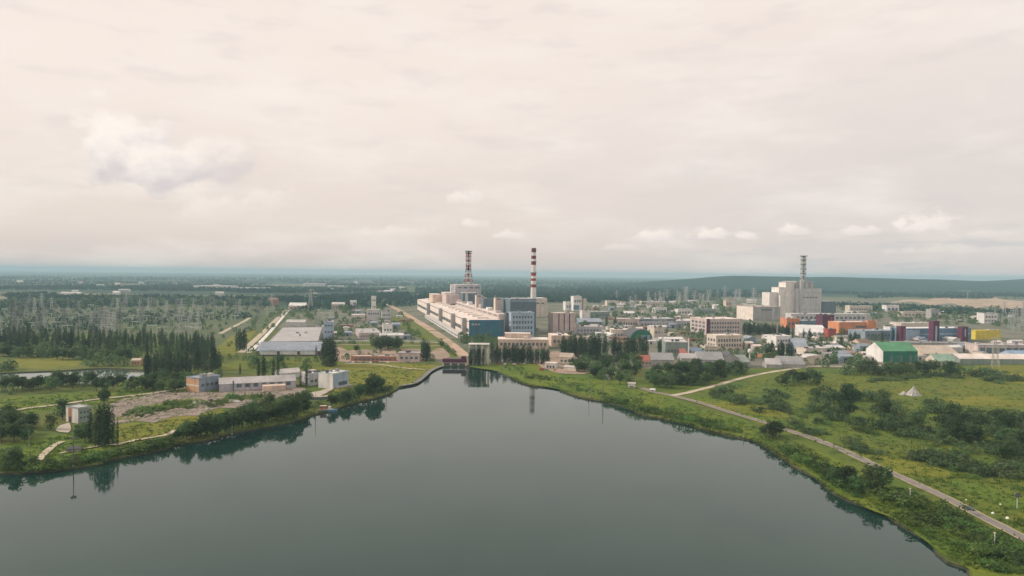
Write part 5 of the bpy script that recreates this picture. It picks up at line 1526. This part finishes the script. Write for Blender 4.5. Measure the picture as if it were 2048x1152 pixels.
area(label='small tree on the green strip by the pipeline road', poly=[(450, 700), (480, 668), (560, 612), (640, 620), (640, 650), (560, 640), (505, 705)], n=50, h=(5, 12), group='small trees by the pipeline road', wide=1.5, **TR)
area(label='small tree growing between the brick yard sheds', poly=[(675, 722), (700, 700), (850, 700), (870, 722), (760, 727)], n=24, h=(5, 13), group='small trees of the brick yard', wide=1.4, **TR)
# right meadow scrub: trees, then lower bushes
row(label='tree at the edge of the track to the barns', line=[(1560, 772), (1600, 765), (1640, 768)], n=10, h=(20, 32), group='trees by the track to the barns', jy=6, wide=1.2, **TR)
area(label='grey green scrub bush in the wide thicket of the right meadow', poly=[(1640, 790), (1740, 792), (1900, 815), (2060, 845), (2060, 925), (1960, 912), (1800, 868), (1700, 850), (1600, 825)], n=92, h=(14, 34), group='wide thicket of the right meadow', wide=1.25, **SC)
area(label='scrub bush in the line from road to sand heap', poly=[(1400, 800), (1480, 770), (1560, 790), (1640, 800), (1700, 845), (1600, 850), (1500, 835)], n=34, h=(10, 24), group='scrub between road and thicket', wide=1.3, **SC)
area(label='dark scrub bush among the last clumps above the road', poly=[(1800, 905), (1900, 912), (2050, 935), (2050, 960), (1960, 950), (1850, 930)], n=26, h=(20, 38), group='last scrub clumps above the road', wide=1.4, **SC)
area(label='bush in the hedge on the yellow field at the right edge', poly=[(1935, 748), (1985, 742), (2060, 765), (2060, 778), (1990, 768)], n=22, h=(10, 22), group='hedge on the right field', wide=1.4, **SC)
row(label='low bush along the reed belt before the sand heap', line=[(1740, 765), (1800, 758), (1880, 752), (1920, 758)], n=24, h=(6, 11), group='low bushes before the sand heap', jy=3, wide=2.0, **SC)
area(label='low bush on the verge above the lakeside road', poly=[(1560, 855), (1680, 885), (1760, 925), (1760, 905), (1640, 860)], n=24, h=(8, 17), group='low bushes above the lakeside road', wide=1.5, **SC)
area(label='taller leafy tree standing out of the thicket of the right meadow', poly=[(1660, 800), (1740, 798), (1900, 822), (2060, 850), (2060, 925), (1960, 912), (1800, 866), (1680, 840)], n=34, h=(26, 50), group='taller trees in the right thicket', wide=1.1, **TR)
area(label='bush growing alone on the open grass of the right meadow', poly=[(1580, 840), (1700, 860), (1800, 890), (1900, 950), (2050, 990), (2050, 950), (1800, 870)], n=30, h=(6, 18), group='single bushes on the right meadow', wide=1.4, **BU)
# right shore
row(label='bush on the shore strip below the road junction', line=[(1215, 806), (1260, 812), (1310, 828), (1360, 838), (1420, 852), (1480, 866)], n=40, h=(7, 22), group='shore bushes below the road junction', jy=5, wide=1.3, **BU)
row(label='bush on the steep shore between the big round trees', line=[(1560, 892), (1600, 918), (1640, 940), (1680, 970), (1720, 990)], n=24, h=(10, 32), group='shore bushes between the big trees', jy=8, wide=1.25, **BU)
area(label='bush on the near shore below the road', poly=[(1740, 990), (1800, 990), (1900, 1020), (1990, 1060), (2050, 1110), (2050, 1150), (1960, 1145), (1900, 1100), (1830, 1050)], n=34, h=(12, 34), group='near shore bushes below the road', wide=1.4, **BU)
for x, y, h, lab in ((1796, 1010, 46, 'round dull bush left of the cream post nearer the trees'), (1838, 1046, 34, 'dark low bush below the round dull one'), (1888, 1022, 15, 'dark bush at the road edge, second left of the car'), (1905, 1030, 14, 'grey bush below the road just left of the dark car')):
    plant('bush', 'bush', lab, 'bush', x, y, h, None, 1.5)
row(label='low bush on the meadow strip between yard and water', line=[(1005, 735), (1060, 752), (1110, 764), (1160, 780), (1210, 795)], n=24, h=(5, 11), group='low bushes on the meadow strip', jy=6, wide=1.5, **BU)
row(label='low bush at the water edge of the near left bank', line=[(-5, 938), (50, 938), (110, 936), (150, 928), (240, 908), (300, 898), (345, 888)], n=40, h=(12, 26), group='bushes at the water edge of the near left bank', jy=3, wide=1.4, **BU)
row(label='bush among the heaps of the rubble yard', line=[(250, 835), (320, 820), (400, 810), (480, 800), (540, 800)], n=60, h=(5, 18), group='bushes in the rubble yard', jy=8, wide=1.3, **BU)
row(label='bush on the bank below the white cube boathouse', line=[(668, 800), (700, 790), (730, 785), (780, 782)], n=14, h=(10, 18), group='bushes below the boathouse', jy=5, wide=1.5, **BU)
grow()


# ------------------------------------------------------------------ uncountable growth
def weeds(name, polys, n, hmin, hmax, m, s=.5):
    mb = MB(); rr = random.Random(hash(name) % 1000 if False else len(name) * 13)
    for poly, cnt in polys:
        xs = [p[0] for p in poly]; ys = [p[1] for p in poly]; k = 0
        while k < cnt:
            x, y = rr.uniform(min(xs), max(xs)), rr.uniform(min(ys), max(ys))
            if not in_poly((x, y), poly): continue
            k += 1
            p = G(x, y)
            if in_poly(p, LAKE): continue
            h = rr.uniform(hmin, hmax)
            for q in range(7):
                leaf(mb, (p.x + rr.gauss(0, h * .7), p.y + rr.gauss(0, h * .7), h * rr.uniform(.1, .8)), (rr.gauss(0, .6), rr.gauss(0, .6), .7), h * .9, rr)
    o = mb.build(name, m); o['kind'] = 'stuff'
    return o


weeds('meadow_weeds', [([(1380, 800), (1580, 745), (2060, 740), (2060, 1070), (1780, 940), (1560, 860)], 3600), ([(1000, 738), (1250, 768), (1500, 850), (1600, 890), (2060, 1090), (2060, 1150), (1940, 1140), (1780, 1030), (1600, 930), (1500, 874), (1280, 824), (1100, 772)], 3000)],
      0, .5, 1.3, 'weed')
weeds('bank_weeds', [([(0, 900), (120, 872), (345, 840), (640, 800), (800, 765), (800, 772), (640, 822), (345, 886), (210, 918), (0, 944)], 1500), ([(0, 800), (380, 770), (380, 790), (0, 832)], 600), ([(640, 745), (860, 728), (860, 745), (760, 785), (660, 790)], 500)], 0, .5, 1.4, 'weed')


def reeds():
    mb = MB(); rr = random.Random(15)
    for i, p in enumerate(LAKE):
        y = PX(p)[1] if p.y > 150 else 0
        if p.y < 205: continue
        q = LAKE[(i + 1) % len(LAKE)]; t = (q - p).normalized(); nrm = Vector((-t.y, t.x, 0))
        if p.y > 690: continue
        dens = max(0, noise.noise(p * .018) + .45)
        for k in range(int(16 * dens)):
            c = p.lerp(q, rr.random()) + nrm * rr.uniform(-1.6, 2.2); h = rr.uniform(.7, 1.9)
            for m in range(4):
                leaf(mb, (c.x + rr.gauss(0, .4), c.y + rr.gauss(0, .4), h * rr.uniform(.2, .8) - .6), (rr.gauss(0, 1), rr.gauss(0, 1), .15), h * .8, rr)
    o = mb.build('reeds', 'reed'); o['kind'] = 'stuff'


reeds()


def rubble():
    mb = MB(); rr = random.Random(9)
    poly = [(225, 812), (270, 792), (350, 785), (440, 785), (540, 785), (600, 778), (605, 788), (540, 803), (440, 816), (360, 834), (250, 846)]
    k = 0
    while k < 900:
        x, y = rr.uniform(220, 605), rr.uniform(778, 846)
        if not in_poly((x, y), poly): continue
        k += 1; p = G(x, y); r = rr.uniform(.3, 1.3) * (1 if rr.random() < .9 else 1.8)
        n = len(mb.v)
        for z, f in ((-.1, 1.0), (.5, .85), (.8, .4)):
            for i in range(5):
                a = i * 1.257 + rr.uniform(-.3, .3); q = r * f * rr.uniform(.7, 1.2)
                mb.v.append((p.x + math.cos(a) * q, p.y + math.sin(a) * q, z * r))
        for lv in range(2):
            for i in range(5):
                j = (i + 1) % 5
                mb.f.append((n + lv * 5 + i, n + lv * 5 + j, n + lv * 5 + 5 + j, n + lv * 5 + 5 + i)); mb.m.append(rr.choice([0, 0, 1]))
        mb.f.append(tuple(n + 10 + i for i in range(5))); mb.m.append(0)
    o = mb.build('rubble', ['rubble', 'concrete_ramp']); o['kind'] = 'stuff'


rubble()


def forest(name, regions, m='leaf_far'):
    """Far woods that read as one mass: crowns by the thousand in one mesh."""
    mb = MB(); rr = random.Random(21)
    for poly, n, h0, h1, patchy in regions:
        xs = [p[0] for p in poly]; ys = [p[1] for p in poly]; k = 0; tr = 0
        while k < n and tr < n * 30:
            tr += 1
            x, y = rr.uniform(min(xs), max(xs)), rr.uniform(min(ys), max(ys))
            if not in_poly((x, y), poly): continue
            p = G(x, y)
            if patchy and noise.noise(Vector((p.x * .0022, p.y * .0012, 4))) < patchy: continue
            k += 1
            h = rr.uniform(h0, h1); w = h * rr.uniform(.35, .6)
            for q in range(11):
                a = rr.uniform(0, 6.28); z = rr.uniform(.15, .95)
                rad_ = w * math.sin(math.pi * min(.95, z * .8 + .15))
                leaf(mb, (p.x + math.cos(a) * rad_, p.y + math.sin(a) * rad_, h * z), (math.cos(a), math.sin(a), .5), w * 1.1, rr)
    o = mb.build(name, m); o['kind'] = 'stuff'


forest('far_woods', [
    ([(-60, 560), (820, 564), (820, 596), (560, 604), (300, 598), (-60, 602)], 5200, 11, 17, -.02),
    ([(540, 596), (840, 586), (830, 612), (600, 624)], 500, 10, 16, -.25),
    ([(830, 566), (1040, 568), (1480, 572), (1520, 600), (1200, 606), (1040, 606), (830, 600)], 5200, 11, 18, -.3),
    ([(1480, 578), (2110, 584), (2110, 600), (1800, 596), (1500, 602)], 2600, 11, 18, -.15),
    ([(1640, 600), (1800, 602), (1900, 612), (1960, 622), (2110, 626), (2110, 634), (1900, 632), (1700, 622)], 700, 8, 13, -.1),
    ([(0, 606), (200, 602), (540, 606), (540, 616), (200, 616), (0, 622)], 480, 8, 14, -.1),
    ([(-40, 616), (540, 612), (500, 640), (430, 662), (-40, 668)], 520, 5, 10, .06),
    ([(-60, 552), (820, 556), (820, 564), (-60, 560)], 1500, 14, 20, -.1),
    ([(820, 557), (1300, 560), (1500, 566), (1500, 573), (1040, 569), (820, 567)], 1500, 14, 20, .0)])


def far_houses():
    rr = random.Random(33)
    wall = MB(); wall.prism([(0, 0), (9, 0), (9, 5), (4.5, 8), (0, 5)], 0, 14, 'x'); wm = wall.mesh('wall', 'wall_white')
    roof = MB()
    roof.prism([(-.5, 4.7), (4.5, 8.02), (4.5, 8.4), (-.5, 5.1)], -.4, 14.4, 'x'); roof.prism([(9.5, 4.7), (4.5, 8.02), (4.5, 8.4), (9.5, 5.1)], -.4, 14.4, 'x')
    rm = [roof.mesh('roof', 'roof_' + c) for c in ('white', 'pale', 'brown')]
    for i in range(46):
        if i < 30: x, y = rr.uniform(0, 830), rr.uniform(565, 592)
        else: x, y = rr.uniform(1180, 1500), rr.uniform(600, 616)
        t = thing('house', 'tiny pale house scattered through the far left plain' if i < 30 else 'tiny pale house on the bare field at the forest edge', 'house', G(x, y), rr.uniform(-.5, .5),
                  'tiny houses of the far left plain' if i < 30 else 'tiny houses at the forest edge')
        s = rr.uniform(.8, 1.7) * (1.4 if y < 580 else 1); t.scale = (s * rr.uniform(1, 1.8), s, s)
        link('wall', wm, t); link('roof', rr.choice(rm), t)


far_houses()
# ================================================================== light, sky, air
SUN = Vector((-.86, .10, .52)).normalized()
sd = bpy.data.lights.new('sun', 'SUN'); sd.energy = 2.9; sd.angle = rad(1.5); sd.color = (1, .9, .77)
so = bpy.data.objects.new('sun', sd); C.objects.link(so)
so.rotation_euler = SUN.to_track_quat('Z', 'Y').to_euler(); so.location = (0, 0, 400)

w = bpy.data.worlds.new('World'); S.world = w; w.use_nodes = True
nt = w.node_tree; nt.nodes.clear()
out = nt.nodes.new('ShaderNodeOutputWorld'); bg = nt.nodes.new('ShaderNodeBackground')
nt.links.new(bg.outputs[0], out.inputs[0]); SKYS = 0.1
bg.inputs['Strength'].default_value = SKYS
sky = nt.nodes.new('ShaderNodeTexSky'); sky.sky_type = 'NISHITA'; sky.sun_disc = False
sky.sun_elevation = math.asin(SUN.z); sky.sun_rotation = math.atan2(SUN.x, SUN.y)
sky.dust_density = 3


class X:
    """A scalar socket with arithmetic."""
    def __init__(s, k): s.k = k

    def op(s, o, b=None, c=None):
        n = nt.nodes.new('ShaderNodeMath'); n.operation = o
        for i, v in enumerate((s, b, c)):
            if v is None: continue
            if isinstance(v, X): nt.links.new(v.k, n.inputs[i])
            else: n.inputs[i].default_value = v
        return X(n.outputs[0])
    def __add__(s, b): return s.op('ADD', b)
    def __sub__(s, b): return s.op('SUBTRACT', b)
    def __mul__(s, b): return s.op('MULTIPLY', b)


def smooth(v, a, b, lo=0., hi=1.):
    n = nt.nodes.new('ShaderNodeMapRange'); n.interpolation_type = 'SMOOTHSTEP'
    nt.links.new(v.k, n.inputs[0])
    for i, q in enumerate((a, b, lo, hi)): n.inputs[i + 1].default_value = q
    return X(n.outputs[0])


def mixc(f, a, b):
    n = nt.nodes.new('ShaderNodeMix'); n.data_type = 'RGBA'
    if isinstance(f, X): nt.links.new(f.k, n.inputs[0])
    else: n.inputs[0].default_value = f
    for v, i in ((a, 6), (b, 7)):
        if isinstance(v, tuple): n.inputs[i].default_value = tuple(q / SKYS for q in v) + (1,)
        else: nt.links.new(v, n.inputs[i])
    return n.outputs[2]


tc = nt.nodes.new('ShaderNodeTexCoord'); sp = nt.nodes.new('ShaderNodeSeparateXYZ'); nt.links.new(tc.outputs['Generated'], sp.inputs[0])
dx, dy, dz = X(sp.outputs[0]), X(sp.outputs[1]), X(sp.outputs[2])
az = dx.op('ARCTAN2', dy); el = dz.op('ARCSINE')


def noise2(sx, sy, scale, detail, off=0.):
    cb = nt.nodes.new('ShaderNodeCombineXYZ')
    nt.links.new((az * sx).k, cb.inputs[0]); nt.links.new((el * sy + off).k, cb.inputs[1])
    n = nt.nodes.new('ShaderNodeTexNoise'); n.inputs['Scale'].default_value = scale; n.inputs['Detail'].default_value = detail; n.inputs['Roughness'].default_value = .55
    nt.links.new(cb.outputs[0], n.inputs['Vector'])
    return X(n.outputs[0])


# overcast veil: grey pink at the horizon, bright cream high up, brighter towards the sun's side
col = mixc(smooth(el, 0, .07), (.74, .635, .59), (.865, .755, .685))
col = mixc(smooth(el, .06, .26), col, (.98, .86, .78))
side = smooth(az, -.25, .62)
col = mixc(side * smooth(el, .45, .05, 0, .75), col, (.77, .71, .685))
soft = noise2(2.2, 7, 2.2, 5)
col = mixc(smooth(soft, 0.42, .72, 0, .5), col, (1.05, .97, .89))
str2 = noise2(3.0, 11, 3.1, 6, 3.)
col = mixc(smooth(str2, .50, .75, 0, .32), col, (.72, .67, .65))
# cumulus
ed = noise2(9, 12, 1.7, 5); ed2 = noise2(9, 12, 4.2, 5, 7.)
ed3 = noise2(9, 13, 5.5, 6, 3.)
CL = [(262, 300, 84, 70, 1.0), (330, 338, 76, 46, .9), (440, 318, 76, 48, .6), (540, 400, 60, 26, .4), (420, 415, 80, 26, .4), (930, 396, 34, 22, .8), (940, 447, 44, 13, .7), (1020, 471, 44, 11, .6), (800, 465, 90, 13, .45),
      (1318, 472, 50, 16, .9), (1420, 468, 46, 17, .95), (1495, 471, 34, 13, .85), (1585, 463, 36, 13, .85), (1844, 450, 56, 24, .95), (1720, 462, 46, 13, .75), (1240, 495, 60, 9, .4), (1960, 470, 50, 10, .4), (1900, 500, 110, 10, .35)]
for px, py, sx, sy, st in CL:
    a0 = math.atan((px - 1024) / F); e0 = math.atan((547 + (px - 1024) * .0105 - py) / F * math.cos(a0))
    ux = (az - a0) * (F / sx); vy = (el - e0) * (F / sy)
    q = (ux * ux + vy * vy) * -1.0
    if sy > 40: m = q.op('EXPONENT') + (ed - .5) * 1.3 + (ed2 - .5) * .35; k = smooth(m, .30, .62, 0, st) * smooth(q.op('EXPONENT'), .03, .2)
    else: m = q.op('EXPONENT') * smooth(vy, -1.1, -.35) + (ed3 - .5) * 1.9 + (ed2 - .5) * .5; k = smooth(m, .34, .95, 0, st) * smooth(q.op('EXPONENT'), .03, .2)
    lit = smooth(vy * -1.0 + ux * .5 + (ed2 - .5) * 1.6, -.7, .9)
    dk = 1.0 if sy > 30 else .45
    cc = mixc(lit * dk, (1.06, .96, .88), (.70, .645, .645))
    col = mixc(k, col, cc)
# low grey-blue bands on the right skyline
lowb = noise2(4, 26, 2.6, 4, 11.)
col = mixc(smooth(lowb, .48, .66, 0, .5) * smooth(az, .1, .5) * smooth(el, .085, .02), col, (.55, .59, .61))
mx = nt.nodes.new('ShaderNodeMix'); mx.data_type = 'RGBA'; mx.inputs[0].default_value = .93
nt.links.new(sky.outputs[0], mx.inputs[6]); nt.links.new(col, mx.inputs[7])
nt.links.new(mx.outputs[2], bg.inputs['Color'])

HAZE = 9.0e-5
# the air
hm = bpy.data.materials.new('haze'); hm.use_nodes = True; hn = hm.node_tree; hn.nodes.clear()
ho = hn.nodes.new('ShaderNodeOutputMaterial'); hv = hn.nodes.new('ShaderNodeVolumePrincipled')
hv.inputs['Density'].default_value = HAZE
hv.inputs['Color'].default_value = (.54, .81, .94, 1)
hv.inputs['Density Attribute'].default_value = ''; hv.inputs['Color Attribute'].default_value = ''; hv.inputs['Temperature Attribute'].default_value = ''
hn.links.new(hv.outputs[0], ho.inputs['Volume'])
try: hm.cycles.homogeneous_volume = True
except Exception: pass
M['haze'] = hm
mb = MB(); mb.box(-25600, -25600, -3.3, 25600, 25600, 158)
hz = mb.build('haze', 'haze'); hz['kind'] = 'stuff'

S.view_settings.view_transform = 'Standard'; S.view_settings.look = 'None'; S.view_settings.exposure = 0.0; S.view_settings.gamma = 1
S.view_settings.use_curve_mapping = False
S.cycles.use_denoising = True
S.cycles.max_bounces = 5; S.cycles.diffuse_bounces = 2; S.cycles.glossy_bounces = 3; S.cycles.transmission_bounces = 2; S.cycles.volume_bounces = 0
S.cycles.sample_clamp_indirect = 4
